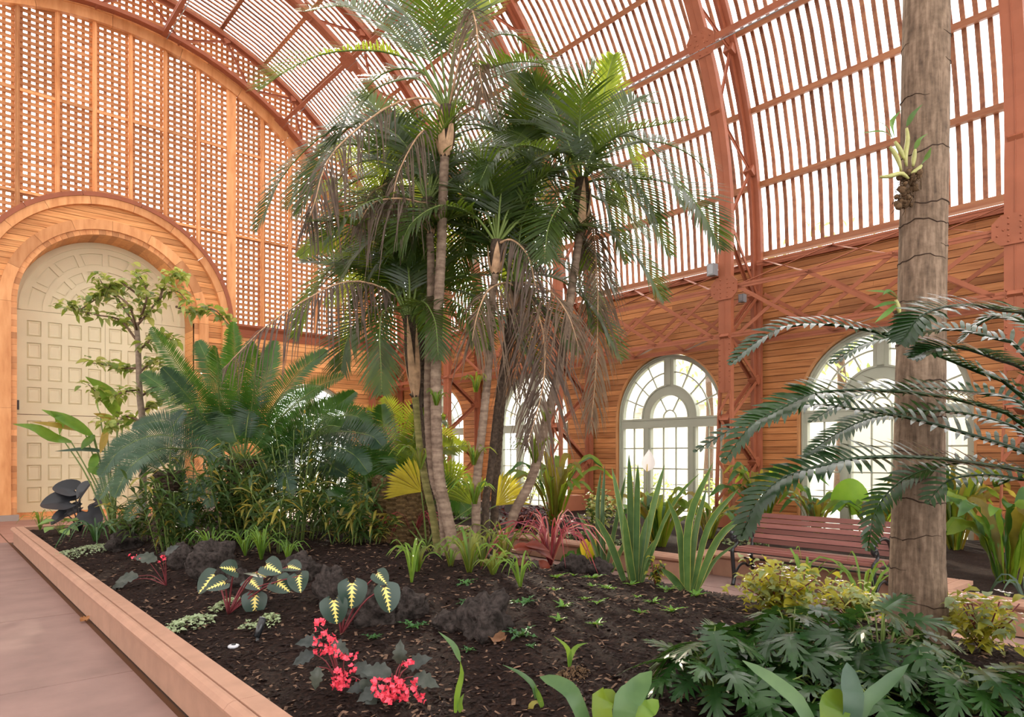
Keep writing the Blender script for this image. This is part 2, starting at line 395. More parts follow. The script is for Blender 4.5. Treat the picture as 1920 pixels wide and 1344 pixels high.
def bevel_panel(w_, h_):
    b = .035; mb = MB(); vs = []
    for d, y in ((0, -.001), (b, -.024), (b+.012, -.024), (b+.03, -.016)): vs += [(d, y, d), (w_-d, y, d), (w_-d, y, h_-d), (d, y, h_-d)]
    fs = [(k*4+i, k*4+(i+1) % 4, k*4+4+(i+1) % 4, k*4+4+i) for k in range(3) for i in range(4)]+[(12, 13, 14, 15)]
    return mb.add(vs, fs).mesh('panel', CREAM)
pm = bevel_panel(cw, rh)
for x in xs0:
    for z in rows: link('panel', pm, dr, (x, 0, z))
annul_done = 0
rings = [(.52, .88, 4), (1.02, 1.27, 8), (1.42, 1.74, 8)]
fan = MB(); n = 64
def annul(mb, r0, r1, a0, a1, ya, yb, k):
    mb.sweep([(V((0, 0, ZD)), V((math.cos(a0+(a1-a0)*j/k), 0, math.sin(a0+(a1-a0)*j/k))), V((0, 1, 0))) for j in range(k+1)], [(r0, ya), (r1, ya), (r1, yb), (r0, yb)])
for a, b in ((.42, .52), (.88, 1.02), (1.27, 1.42), (1.74, 1.88)): annul(fan, a, b, 0, PI, y0, y1, 40)
annul(fan, 1.88, 1.93, 0, PI, y0-.03, y1, 40); annul(fan, 1.93, DR, 0, PI, y0-.012, y1, 40)
for r0, r1, k in rings:
    for i in range(k+1):
        a = PI*i/k; c, s = math.cos(a), math.sin(a); fan.bar((c*(r0+.001), y0/2, ZD+s*(r0+.001)+(.07 if i in (0, k) else 0)), (c*r1, y0/2, ZD+s*r1+(.07 if i in (0, k) else 0)), .13, -y0, (0, 1, 0))
fan.obj('fan_frame', CREAM, dr)
for r0, r1, k in rings:
    for i in range(k):
        a0, a1 = PI*i/k, PI*(i+1)/k; mb = MB()
        def pt(r, a, y): return (r*math.cos(a), y, ZD+r*math.sin(a))
        sg = 5; ro, ri = r1-.03, max(r0, .08)+.03; da0, di = .10/r1, .10/max(ri, .2)
        out = [pt(ro, a0+da0+(a1-a0-2*da0)*j/sg, -.018) for j in range(sg+1)]; inn = [pt(ri, a1-di-(a1-a0-2*di)*j/sg, -.018) for j in range(sg+1)] if a1-a0 > 2*di else [pt(ri, (a0+a1)/2, -.018)]
        top = out+inn; bot = [(x*1, -.001, z) for x, _, z in top]; L = len(top)
        mb.add(top+bot, [tuple(range(L))[::-1]]+[(j, (j+1) % L, L+(j+1) % L, L+j) for j in range(L)]); mb.obj('fan_panel', CREAM, dr)
MB().box(-DR+.02, -DR+.12, -.075, -.035, 2.74, 2.98).obj('closer_box', plain('brown_black_metal', (.035, .02, .02), .4), dr)
MB().box(-.02, .03, -.06, -.03, 2.2, 2.45).obj('pull_plate', plain('brass_plate', (.5, .4, .2), .35, .5, metal=.6), dr)

# ---- lattice screen of the end wall
RLAT = 8.86
lat = tag(empty('wall_lattice'), 'redwood lattice screen filling the arched end wall', 'wall', kind='structure')
posts = [(-3.50, 0), (-2.72, 0), (-1.88, 0), (-1.04, 0), (-.20, 0), (.73, 1), (1.76, 0), (2.58, 0), (3.39, 0), (4.22, 0), (5.07, 0), (5.92, 0), (6.83, 1), (7.75, 0), (8.60, 0), (9.44, 0), (10.28, 0), (11.05, 1), (11.85, 0)]
def ztop(x, r=RLAT): return ZS+math.sqrt(max(0, r*r-(x-CX)**2))
def zlow(x):
    d = abs(x-CX); return max(5.44, ZS-.1+math.sqrt(max(0, 3.0**2-d*d))) if d < 3.0 else 5.44
for x, tk in posts:
    w_ = .13 if tk else .05; z1 = min(ztop(x, 7.6), 99); z0 = zlow(x)
    if z1 <= z0: continue
    mb = MB(); mb.box(x-w_, x+w_, YE-.03-.04*tk, YE+.03, z0, z1)
    if not tk: mb.box(x-w_*.35, x+w_*.35, YE-.055, YE-.03, z0, z1)
    mb.obj('thick_post' if tk else 'post', WOODZ, lat)
rails = [5.44, 8.02, 10.5, 99]
for z in rails[1:3]:
    hw = math.sqrt(7.6**2-(z-ZS)**2); e = [CX-hw]+[x for x, _ in posts if abs(x-CX) < hw]+[CX+hw]
    for a, b in zip(e, e[1:]):
        if z < 8.3 and abs((a+b)/2-CX) < 1.35: continue
        MB().box(a+.05, b-.05, YE-.035, YE+.02, z-.035, z+.035).obj('rail', WOODZ, lat)
xs_ = [-4.9]+[x for x, _ in posts]+[12.6]
for (a, b) in zip(xs_, xs_[1:]):
    for z0, z1 in zip(rails, rails[1:]):
        mb = MB(); nv = max(2, round((b-a)/.165)); k = 0
        for i in range(nv):
            x = a+(i+.5)*(b-a)/nv; lo = max(z0, zlow(x)); hi = min(z1, ztop(x))
            if hi-lo > .05: mb.box(x-.038, x+.038, YE+.062, YE+.08, lo, hi); k += 1
        z = math.ceil(z0/.15)*.15+.04
        while z < min(z1, ZS+RLAT):
            hw = math.sqrt(max(0, RLAT**2-(z-ZS)**2)); l, r = max(a, CX-hw), min(b, CX+hw)
            if z < ZS-.1+3.0:
                q = math.sqrt(max(0, 9-(z-ZS+.1)**2))
                if z > ZS-.1:
                    if l > CX-q and r < CX+q: l = r
                    elif l < CX-q < r: r = CX-q
                    elif l < CX+q < r: l = CX+q
            if r-l > .03:
                dz = rnd(-.006, .006); mb.box(l, r, YE+.03, YE+.05, z-.042+dz, z+.042+dz); k += 1
            z += .15
        if k: o = mb.obj('lattice_panel', LATT, lat); o['kind'] = 'stuff'
for nm, mt, r0, r1, ya, yb, k in (('rim_board', WOODZ, 7.40, 7.66, YE-.12, YE+.03, 14), ('rim_moulding', WOODZ, 7.66, 7.74, YE-.17, YE+.03, 10)):
    for i in range(k):
        a0, a1 = PI*i/k+.0006, PI*(i+1)/k-.0006; mb = MB()
        mb.sweep([(V((CX, 0, ZS)), V((math.cos(a0+(a1-a0)*j/6), 0, math.sin(a0+(a1-a0)*j/6))), V((0, 1, 0))) for j in range(7)], [(r0, ya), (r1, ya), (r1, yb), (r0, yb)]); mb.obj(nm, mt, lat)

def RIa(deg): return RI+.2*math.sin(math.radians(max(0, min(180, deg))))**.6
# ---- lath vault
ce = tag(empty('ceiling'), 'barrel vault of bent redwood laths on purlins', 'ceiling', kind='structure')
n = 30; mb = MB()
mb.sweep([(V((0, 0, 0)), V((math.cos(a), 0, math.sin(a))), V((0, 1, 0))) for a in [math.radians(.9)+math.radians(178.2)*i/n for i in range(n+1)]], [(RL, -.034), (RL+.028, -.034), (RL+.028, .034), (RL, .034)])
lm = mb.mesh('lath', LATH); k = 0; y = YB
while y < YE-.05:
    link('lath', lm, ce, (CX, y, ZS)); y += .172
for i in range(21):
    a = math.radians(8.9*i+.9); c, s = math.cos(a), math.sin(a); r = RL-.085
    MB().bar((CX+c*r, YB, ZS+s*r), (CX+c*r, YE, ZS+s*r), .10, .165, (c, 0, s)).obj('purlin', PURLIN, ce)
for a in (27.6, 54.3, 81, 99, 125.7, 152.4):
    a = math.radians(a)
    ri = RIa(math.degrees(a))
    for r in (ri+.02, ri+.20):
        c, s = math.cos(a), math.sin(a); MB().bar((CX+c*r, YB, ZS+s*r), (CX+c*r, YE, ZS+s*r), .10 if r < ri+.1 else .07, .09, (c, 0, s)).obj('steel_strut', STEEL, ce)
    c, s = math.cos(a-.012), math.sin(a-.012); r = ri-.03
    MB().tube([(CX+c*r, YB, ZS+s*r), (CX+c*r, YE, ZS+s*r)], .012, 6).obj('cable_conduit', GREYB, ce)

# ---- arch trusses
def make_truss():
    root = empty('arch_truss'); mb = MB()
    rr_ = lambda r, deg: r+(RIa(deg)-RI if r < 8 else 0)
    arc = lambda r, k: [(V((CX+rr_(r, 180*i/k)*math.cos(PI*i/k), 0, ZS+rr_(r, 180*i/k)*math.sin(PI*i/k))), V((math.cos(PI*i/k), 0, math.sin(PI*i/k)))) for i in range(k+1)]
    def chord(r, zlo, sect):
        m_ = MB(); pth = [(V((CX+r, 0, zlo)), V((1, 0, 0)))]+arc(r, 44)+[(V((CX-r, 0, zlo)), V((-1, 0, 0)))]
        for s in sect: m_.sweep([(p, a, V((0, 1, 0))) for p, a in pth], s)
        return m_
    bx = lambda x0, x1, y0_, y1_: [(x0, y0_), (x1, y0_), (x1, y1_), (x0, y1_)]
    chord(RI, 2.75, [bx(-.012, .012, -.13, .13), bx(.012, .09, -.13, -.11), bx(.012, .09, .11, .13), bx(-.02, -.012, -.006, .006)]).obj('inner_chord', STEEL, root)
    chord(RO, 0, [bx(-.01, .012, -.11, .11), bx(-.09, -.01, -.012, .012), bx(.012, .06, -.11, -.095), bx(.012, .06, .095, .11)]).obj('outer_chord', STEEL, root)
    m_ = chord(RO, 4, [bx(.07, .16, -.075, .075)]); m_.obj('wood_nailer', PURLIN, root)
    for sy in (-1, 1):                                   # splayed angle legs below, laced
        MB().bar((XI, sy*.115, 2.8), (XI-.05, sy*.17, .30), .022, .07, (1, 0, 0)).bar((XI+.04, sy*.125, 2.8), (XI-.01, sy*.18, .30), .09, .016, (0, 1, 0)).obj('leg_angle', STEEL, root)
    zz = [2.75-.41*i for i in range(7)]
    for i in range(6):
        s = 1 if i % 2 else -1; k0 = .115+.055*(2.8-zz[i])/2.5; k1 = .115+.055*(2.8-zz[i+1])/2.5
        MB().bar((XI-.03, s*k0, zz[i]), (XI-.03-.008, -s*k1, zz[i+1]), .05, .012, (1, 0, 0)).obj('lacing_bar', STEEL, root)
    MB().box(XI-.07, XO-.1, -.16, .16, .0, .62).obj('base_box', STEEL, root)
    nodes = [('l', z) for z in (.62, 1.45, 2.25, 3.05, 3.8, 4.68)]+[('a', a) for a in np.arange(4, 110, 7.4)]
    def npt(nd, r): return V((CX+r, 0, nd[1])) if nd[0] == 'l' else V((CX+rr_(r, nd[1])*math.cos(math.radians(nd[1])), 0, ZS+rr_(r, nd[1])*math.sin(math.radians(nd[1]))))
    for i in range(len(nodes)-1):
        a, b = (RI+.05, RO-.06) if i % 2 == 0 else (RO-.06, RI+.05); p, q = npt(nodes[i], a), npt(nodes[i+1], b)
        t = (q-p).normalized(); nn = V((t.z, 0, -t.x))
        for sy in ((-.075, .075) if i < 6 else (0,)):
            MB().bar(p+V((0, sy, 0)), q+V((0, sy, 0)), .012, .062, nn).bar(p+V((0, sy*.72, 0))+nn*.028, q+V((0, sy*.72, 0))+nn*.028, .05, .01, nn).obj('brace', STEEL, root)
        MB().bar(q-V((0, .09, 0)), q+V((0, .09, 0)), .15, .15, (t.x, 0, t.z)).obj('node_plate', STEEL, root)
    m_ = MB()
    for i in range(9):
        for r in range(1): 
            a0, a1 = 110+7.6*i, 110+7.6*(i+1); f = lambda a, r: (CX+rr_(r, a)*math.cos(math.radians(a)), 0, ZS+rr_(r, a)*math.sin(math.radians(a)))
            m_.bar(f(a0, RI+.05 if i % 2 else RO-.05), f(a1, RO-.05 if i % 2 else RI+.05), .012, .06)
    m_.obj('far_bracing', STEEL, root)
    def gusset(z, ang=None):
        oc = [(-.27, -.10), (-.16, -.21), (.16, -.21), (.27, -.10), (.27, .10), (.16, .21), (-.16, .21), (-.27, .10)]
        g = MB(); rv = MB()
        if ang is None: o, ex, ez, en = V((XI-.02, 0, z)), V((0, 1, 0)), V((0, 0, 1)), V((-1, 0, 0))
        else:
            a = math.radians(ang); en = V((-math.cos(a), 0, -math.sin(a))); ez = V((-math.sin(a), 0, math.cos(a))); ex = V((0, 1, 0)); o = V((CX, 0, ZS))-en*(RIa(ang)-.02)
        vs = [o+ex*x+ez*y+en*d for d in (.0, .02) for x, y in oc]
        g.add(vs, [tuple(range(8)), tuple(range(8, 16))[::-1]]+[(i, (i+1) % 8, 8+(i+1) % 8, 8+i) for i in range(8)]); g.obj('gusset_plate', STEEL, root)
        for x, y in [(-.2, -.07), (-.2, .07), (.2, -.07), (.2, .07)]+[(sx*.07, y) for sx in (-1, 1) for y in (-.16, -.08, 0, .08, .16)]+[(-.13, 0), (.13, 0)]:
            c = o+ex*x+ez*y+en*.02; rv.blob(c, .016, 6, 4)
        r_ = rv.obj('rivets', STEEL, root, True); r_['kind'] = 'stuff'
    gusset(4.68); gusset(0, 27.6); gusset(0, 54.3)
    rv = MB()
    for sy in (-1, 1):
        for z in np.arange(2.95, 3.9, .1): rv.blob((XI-.013, sy*.1, z), .015, 6, 4)
    r_ = rv.obj('rivets', STEEL, root, True); r_['kind'] = 'stuff'
    return root
where = ['against the lattice end wall', 'behind the palm cluster, second from the end wall', 'right of the leaning palm trunk, beside the red cordyline', 'carrying the grey box, between the two clear arched windows', 'at the right edge beyond the ringed palm trunk', 'overhead beside the camera', 'behind the camera']
tr = make_truss(); tr.location = (0, TY[0], 0)
for i, y in enumerate(TY):
    o = tr if i == 0 else copy_tree(tr, None, (0, y, 0))
    tag(o, 'rust-red riveted steel arch truss '+where[i], 'truss', 'arch trusses of the hall')

# ---- lattice girders between the trusses
def make_girder(L):
    root = empty('lattice_girder'); z0, z1 = 3.80, 4.68; xb = XO-.14
    for nm, a in (('top_chord', (XI, z1)), ('bottom_chord', (XI, z0)), ('top_chord', (xb, 5.30)), ('bottom_chord', (xb, z0))):
        MB().box(a[0]-.006, a[0]+.006, -L/2+.1, L/2-.1, a[1]-.045, a[1]+.045).box(a[0]-.006, a[0]+.08, -L/2+.1, L/2-.1, a[1]-.006, a[1]+.006).obj(nm, STEEL, root)
    k = 3; s = (L-.5)/k
    for i in range(k):
        a, b = -L/2+.25+i*s, -L/2+.25+(i+1)*s
        for p, q, n_ in (((XI, a, z0), (XI, b, z1), (1, 0, 0)), ((XI+.015, a, z1), (XI+.015, b, z0), (1, 0, 0)), ((xb, a, z0), (xb, b, z1), (1, 0, 0)), ((xb+.015, a, z1), (xb+.015, b, z0), (1, 0, 0)),
                         ((XI, a, z1), (xb, b, 5.32), (0, 0, 1)), ((xb, a, 5.34), (XI, b, z1+.02), (0, 0, 1)), ((XI, a, z0), (xb, b, z0), (0, 0, 1))):
            MB().bar(p, q, .065, .012, n_).obj('diagonal_brace', STEEL, root)
    return root
gl = ['between the end wall and the second truss', 'behind the palm crowns, above the half hidden window', 'above the window beside the leaning palm', 'above the window behind the bench', 'overhead at the right edge']
g0 = make_girder(4.45)
for i in range(5):
    y = (TY[i]+TY[i+1])/2; o = g0 if i == 0 else copy_tree(g0, None)
    o.location = (0, y, 0); tag(o, 'rust-red cross-braced lattice girder '+gl[i], 'girder', 'lattice girders along the side wall')

# ---- arched windows
def make_window():
    root = empty('window_1'); D0, D1 = .03, .13
    m_ = MB(); n = 32
    pth = [(V((1.40, 0, .02)), V((1, 0, 0)))]+[(V((1.40*math.cos(PI*i/n), 0, WSP+1.40*math.sin(PI*i/n))), V((math.cos(PI*i/n), 0, math.sin(PI*i/n)))) for i in range(n+1)]+[(V((-1.40, 0, .02)), V((-1, 0, 0)))]
    m_.sweep([(p, a, V((0, 1, 0))) for p, a in pth], [(-.10, D0), (0, D0), (0, D1), (-.10, D1)])
    m_.sweep([(p, a, V((0, 1, 0))) for p, a in pth], [(-.035, D0-.03), (0, D0-.03), (0, D0), (-.035, D0)]); m_.obj('outer_frame', SAGE, root)
    MB().box(-1.31, 1.31, D0-.02, D1, 2.20, 2.42).box(-1.31, 1.31, D0-.035, D0-.02, 2.38, 2.42).obj('transom', SAGE, root)
    MB().box(-1.31, 1.31, D0, D1, .02, .16).obj('sill', SAGE, root)
    for sx in (-1, 1):
        x0, x1 = sorted((sx*.50, sx*.70)); MB().box(x0, x1, D0, D1, .16, 2.2).box(x0+.05, x1-.05, D0-.02, D0, .16, 2.2).obj('post', SAGE, root)
    MB().box(-.13, .13, D0, D1, WSP+.70, WSP+1.32).box(-.06, .06, D0-.02, D0, WSP+.70, WSP+1.32).obj('key_post', SAGE, root)
    m_ = MB(); rr = lambda r0, r1, d0, d1: m_.sweep([(V((0, 0, WSP)), V((math.cos(PI*i/n), 0, math.sin(PI*i/n))), V((0, 1, 0))) for i in range(n+1)], [(r0, d0), (r1, d0), (r1, d1), (r0, d1)])
    rr(.50, .74, D0, D1); rr(.50, .535, D0-.02, D0); rr(.705, .74, D0-.02, D0); m_.obj('inner_arch', SAGE, root)
    t = .014; ym = (D0+D1)/2
    def mun(p, q): MB().bar(p, q, 2*t, .03, (0, 1, 0)).obj('muntin', SAGE, root)
    def ringm(r, a0, a1):
        q = MB(); q.sweep([(V((0, ym, WSP)), V((math.cos(a0+(a1-a0)*i/12), 0, math.sin(a0+(a1-a0)*i/12))), V((0, 1, 0))) for i in range(13)], [(r-t, -.015), (r+t, -.015), (r+t, .015), (r-t, .015)]); q.obj('muntin', SAGE, root)
    panes = []
    zr = [.16, .36, .82, 1.28, 1.74, 2.20]
    for xs in ([-1.30, -1.0, -.70], [-.50, -.167, .167, .50], [.70, 1.0, 1.30]):
        for x in xs[1:-1]: mun((x, ym, .16), (x, ym, 2.2))
        for z in zr[1:-1]: mun((xs[0], ym, z), (xs[-1], ym, z))
        for a, b in zip(xs, xs[1:]):
            for c, d in zip(zr, zr[1:]): panes.append([(a+t, c+t), (b-t, c+t), (b-t, d-t), (a+t, d-t)])
    def sect(r0, r1, a0, a1, k=4):
        g = t/r1; o_ = [(r1*math.cos(a0+g+(a1-a0-2*g)*i/k), WSP+r1*math.sin(a0+g+(a1-a0-2*g)*i/k)) for i in range(k+1)]
        g = t/max(r0, .05); i_ = [(r0*math.cos(a1-g-(a1-a0-2*g)*i/k), WSP+r0*math.sin(a1-g-(a1-a0-2*g)*i/k)) for i in range(k+1)] if r0 > .02 else []
        panes.append(o_+i_)
    for h in (0, 1):
        A = [math.radians(v) for v in (1, 21, 42, 63, 83)]
        if h: A = [PI-a for a in A][::-1]
        ringm(1.02, A[0], A[-1])
        for a in A[1:-1]: mun((.74*math.cos(a), ym, WSP+.74*math.sin(a)), (1.31*math.cos(a), ym, WSP+1.31*math.sin(a)))
        for a, b in zip(A, A[1:]): sect(.75, 1.0, a, b); sect(1.035, 1.30, a, b)
    ringm(.17, .02, PI-.02)
    for a in (PI/3, 2*PI/3): mun((.17*math.cos(a), ym, WSP+.17*math.sin(a)), (.5*math.cos(a), ym, WSP+.5*math.sin(a)))
    for a, b in zip((0, PI/3, 2*PI/3), (PI/3, 2*PI/3, PI)): sect(.185, .495, a, b)
    sect(.0, .155, .02, PI-.02, 6)
    for poly in panes: MB().add([(x, ym+.004, z) for x, z in poly], [tuple(range(len(poly)))]).obj('pane', GLASS, root)
    return root
w0 = make_window()
wlab = ['behind the palm trunks, almost hidden', 'left of the leaning palm trunk', 'behind the sword-leaved plant, clear of the palms', 'behind the bench and the ringed palm', 'beyond the right edge']
tag(w0, 'sage-grey arched window in the end wall behind the cycad', 'window', 'arched windows', 'structure'); w0.location = (WX, YE+.06, 0)
for i, y in enumerate(WINY):
    o = copy_tree(w0); o.name = 'window_%d' % (i+2); o.location = (XW+.06, y, 0); o.rotation_euler = (0, 0, -PI/2)
    tag(o, 'sage-grey arched window with many panes '+wlab[i], 'window', 'arched windows', 'structure')
# small boxes on the trusses and window
def device(loc, sz, label):
    r = empty('loudspeaker', loc); MB().box(-sz[0]/2, sz[0]/2, -sz[1]/2, sz[1]/2, 0, sz[2]).obj('case', GREYB, r)
    MB().box(-sz[0]/2-.008, -sz[0]/2, -sz[1]/2+.02, sz[1]/2-.02, .02, sz[2]-.02).obj('grille', plain('grey_grille', (.32, .33, .34), .6), r)
    MB().bar((sz[0]/2, 0, sz[2]/2), (sz[0]/2+.06, 0, sz[2]/2), .05, .05).obj('bracket', STEEL, r); tag(r, label, 'speaker')
device((XI-.12, 7.19, 4.93), (.14, .15, .22), 'grey box fixed to the truss above the gusset plate')
device((XI+.35, 6.85, 4.45), (.12, .1, .15), 'small grey box hanging under the girder behind the truss')

# ---- outside: pale paving, hedge, arcaded building and trees seen through glass and laths
og = MB().box(12.75, 90, -60, 120, -.35, -.05).box(-60, 12.75, 21.8, 120, -.35, -.05).obj('ground_outside', plain('pale_outdoor_paving', (.55, .52, .45), .8, .2, .1, .4)); tag(og, 'pale sunlit paving outside the windows', 'ground', kind='structure')
PALE = plain('pale_stucco', (.74, .70, .62), .8, .2, .05, .5)
b = tag(empty('arcade_building', (31, 4, 0)), 'pale stucco building with an arcade outside the windows', 'building')
opn = [(-12+4*i, arch_hw(3.0, 1.3)) for i in range(12)]
backing(MB(), 'x', 0, -16, 36, 0, 7.5, opn, .6, .25).obj('arcade_wall', PALE, b); MB().box(-.3, .8, -16, 36, 7.5, 7.9).obj('cornice', PALE, b); MB().box(4, 4.4, -16, 36, 0, 7.5).obj('rear_wall', PALE, b)
# ================================================================ planting beds
def soil_z(x, y):
    if x > 6.6: return .26+.03*mnoise.noise(V((x*.8, y*.8, 3)))
    u = (x-1.36)/(5.48-1.36); u = max(0, min(1, u))
    h = .255+.12*u*u*(3-2*u)+.19*math.sin(PI*u)**1.3-.07*max(0, u-.93)/.07
    e = max(0, min(1, (14.9-y)/1.2)); h = .25+(h-.25)*e
    return h+.028*mnoise.noise(V((x*1.1, y*1.1, 0)))+.012*mnoise.noise(V((x*4, y*4, 5)))
def ground(px, py):                       # where the sight line through that spot meets the soil
    d = 1.0
    while d < 26:
        p = P(px, py, d)
        z = soil_z(p.x, p.y) if (1.36 < p.x < 5.48 or p.x > 7.42) else .0
        if p.z <= z: return V((p.x, p.y, z)), d
        d += .02
    return P(px, py, 12), 12
def mulch_mat():
    m, nt, bs = newmat('dark_bark_mulch'); g = noise_node(nt, 38, 6, rough=.7); h = noise_node(nt, 5, 3)
    c = ramp(nt, g, [(.32, (.005, .003, .0025)), (.5, (.017, .009, .007)), (.66, (.042, .022, .015)), (.8, (.10, .058, .038))])
    c = mixc(nt, 1.0, c, ramp(nt, h, [(.3, (.75, .72, .7)), (.7, (1.2, 1.15, 1.1))]), 'MULTIPLY')
    nt.links.new(c, bs.inputs['Base Color']); bs.inputs['Roughness'].default_value = .85; bs.inputs['Specular IOR Level'].default_value = .12; bump(nt, bs, g, .9, .03); return m
MULCH = mulch_mat()
def soil(name, x0, x1, y0, y1, st, label, rough=.012):
    nx, ny = int((x1-x0)/st)+1, int((y1-y0)/st)+1; vs = []
    for j in range(ny):
        y = y0+(y1-y0)*j/(ny-1)
        for i in range(nx):
            x = x0+(x1-x0)*i/(nx-1); vs.append((x, y, soil_z(x, y)+rough*mnoise.noise(V((x*13, y*13, 1)))+rough*.6*mnoise.noise(V((x*31, y*31, 4)))))
    mb = MB(); mb.add(vs, [(j*nx+i, j*nx+i+1, (j+1)*nx+i+1, (j+1)*nx+i) for j in range(ny-1) for i in range(nx-1) if not (x0 > 7 and vs[j*nx+i][0] < 8.12 and 2.18 < vs[j*nx+i][1] < 5.2)])
    o = mb.obj(name, MULCH, None, True); tag(o, label, 'soil', kind='stuff'); return o
soil('soil', 1.375, 5.475, -2.9, 14.85, .045, 'dark mulched soil mound of the middle bed')
s2 = soil('soil', 7.43, 12.42, -2.9, 15.05, .12, 'dark mulched soil of the bed along the windows')
random.seed(11); ch = [MB(), MB()]                           # loose bark chips on the soil
for i in range(42000):
    d = 2.2+9*random.random()**1.5; px = rnd(60, 1960); q = P(px, 852, d)
    if not (1.40 < q.x < 5.45 and q.y > -2.5 and q.y < 14.6): continue
    z = soil_z(q.x, q.y); a = rnd(0, PI); L = rnd(.005, .019)*(1+.08*d); w_ = L*rnd(.2, .5); c, s = math.cos(a), math.sin(a); tl = rnd(-.4, .4); h = rnd(.001, .012)
    u = V((c, s, tl))*L; n_ = V((-s, c, rnd(-.3, .3)))*w_; p = V((q.x, q.y, z+h))
    ch[random.random() < .2].add([p-u-n_, p+u-n_, p+u+n_, p-u+n_, p+V((0, 0, w_*.6))], [(0, 1, 4), (1, 2, 4), (2, 3, 4), (3, 0, 4)])
BARK1 = plain('bark_chip_dark', (.014, .0075, .006), .8, .15, .5, 30); BARK2 = plain('bark_chip_pale', (.13, .078, .05), .8, .2, .5, 30)
cm = tag(empty('bark_chips'), 'loose bark chips scattered over the soil mound', 'mulch', kind='stuff')
for m_, mt in zip(ch, (BARK1, BARK2)): o = m_.obj('chips', mt, cm); o['kind'] = 'stuff'

# ---- lava rocks
def rock(px, py, wpx, hpx, label, seed, flat=1.0):
    g, d = ground(px, py); s = d/1280; w_ = wpx*s/2; h = hpx*s
    mb = MB(); mb.blob((0, 0, h*.32), (w_, w_*.8, h*.68), 34, 22, jit=.55, seed=seed)
    mb.v = [tuple(V(q)*(1+.06*mnoise.noise(V(q)*18+V((seed, 0, 0)))+.028*mnoise.noise(V(q)*50))) for q in mb.v]
    o = mb.obj('lava_rock', ROCK, None, True, (g.x, g.y, g.z-.02)); o.rotation_euler = (0, 0, seed*1.3); tag(o, label, 'rock', 'black lava rocks on the mound')
rock(232, 1028, 66, 34, 'low black rock behind the white-leaved ground cover', 1)
rock(345, 1062, 62, 44, 'black rock between the pink begonia and the rounded boulder', 2)
rock(400, 1080, 96, 62, 'rounded black boulder left of the variegated taro', 3)
rock(446, 1096, 56, 30, 'small grey rock under the variegated taro leaves', 4)
rock(560, 1086, 78, 44, 'flat-topped dark rock behind the variegated taro', 5)
rock(617, 1128, 66, 62, 'upright black rock between the two variegated taros', 6)
rock(716, 1160, 104, 60, 'dark rock behind the drooping variegated leaves', 7)
rock(768, 1152, 84, 46, 'small black rock beside the crinkled fern', 8)
rock(842, 1176, 74, 34, 'low black rock at the foot of the peaked boulder', 9)
rock(914, 1184, 108, 80, 'peaked black boulder in the middle of the mulch', 10)
rock(1076, 1072, 62, 34, 'grey rock below the dark heart leaves', 12)
rock(1124, 1076, 50, 30, 'grey rock at the foot of the sword leaves', 13)

# ---- bench
PINKW = wood('reddish_bench_wood', (.16, .058, .047), (.21, .078, .064), (.26, .105, .085), (25, 1.5, 25), .45)
bn = tag(empty('garden_bench', (7.55, 3.74, 0)), 'reddish slatted garden bench with black scrolled iron ends', 'bench')
L = 1.72
for i, (x, z) in enumerate(((.02, .438), (.115, .445), (.21, .442), (.305, .436), (.39, .437))): MB().box(x-.042, x+.042, -L/2, L/2, z-.016, z+.016).obj('seat_slat', PINKW, bn)
for i in range(6):
    z = .515+i*.063; x = .43+i*.018; mb = MB(); mb.bar((x, -L/2, z), (x, L/2, z), .024, .056, (.28, 0, 1)); mb.obj('back_slat', PINKW, bn)
for sy in (-1, 1):
    e = empty('end_frame', (0, sy*(L/2-.04), 0), bn); e['label'] = 'black cast iron scrolled end'
    def it(nm, pts, r=.02): MB().tube(catmull(pts, 26), r, 8).obj(nm, BLACK, e, True)
    it('front_leg', [(-.03, 0, .0), (.0, 0, .10), (-.02, 0, .25), (-.04, 0, .40), (-.03, 0, .45)], .024)
    it('rear_leg', [(.52, 0, .0), (.44, 0, .15), (.40, 0, .30), (.42, 0, .45), (.50, 0, .85)], .022)
    it('seat_rail', [(-.04, 0, .415), (.1, 0, .41), (.3, 0, .40), (.42, 0, .41)], .02)
    it('arm_scroll', [(.44, 0, .56), (.36, 0, .66), (.22, 0, .70), (.08, 0, .69), (-.02, 0, .66), (-.06, 0, .60), (-.03, 0, .55), (.02, 0, .57), (.01, 0, .61)], .022)
    it('arm_post', [(-.03, 0, .45), (.06, 0, .50), (.05, 0, .57), (-.02, 0, .60)], .018)
    it('lower_scroll', [(.0, 0, .12), (.12, 0, .22), (.24, 0, .24), (.34, 0, .2), (.40, 0, .3)], .016)
    MB().blob((-.05, 0, .64), (.04, .03, .05), 10, 8).obj('hand_knob', BLACK, e, True)
MB().bar((.3, -L/2, .30), (.3, L/2, .30), .02, .02).obj('tie_rod', BLACK, bn)

# ---- small hardware and litter
g, d = ground(483, 1204); sp = tag(empty('spotlight', g), 'black ground spike spotlight leaning in the mulch', 'spotlight')
MB().tube([(0, 0, -.03), (0, 0, .035)], .012, 8).obj('spike', BLACK, sp, True); MB().tube([(-.008, -.006, .035), (.028, .022, .10), (.05, .04, .145)], [.022, .026, .028], 12).obj('lamp_head', BLACK, sp, True)
MB().tube([(.05, .04, .145), (.052, .0415, .148)], [.024, .024], 12).obj('lens', GREYB, sp, True)
g, d = ground(438, 1214); dk = tag(empty('irrigation_cap', g), 'small pale round irrigation cap on the mulch', 'cap')
MB().tube([(0, 0, 0), (0, 0, .012), (0, 0, .018)], [.038, .038, .03], 16).obj('disc', plain('pale_grey_plastic', (.45, .47, .5), .4), dk, True); MB().tube([(0, 0, .018), (0, 0, .026)], [.015, .013], 10).obj('nozzle', BLACK, dk, True)
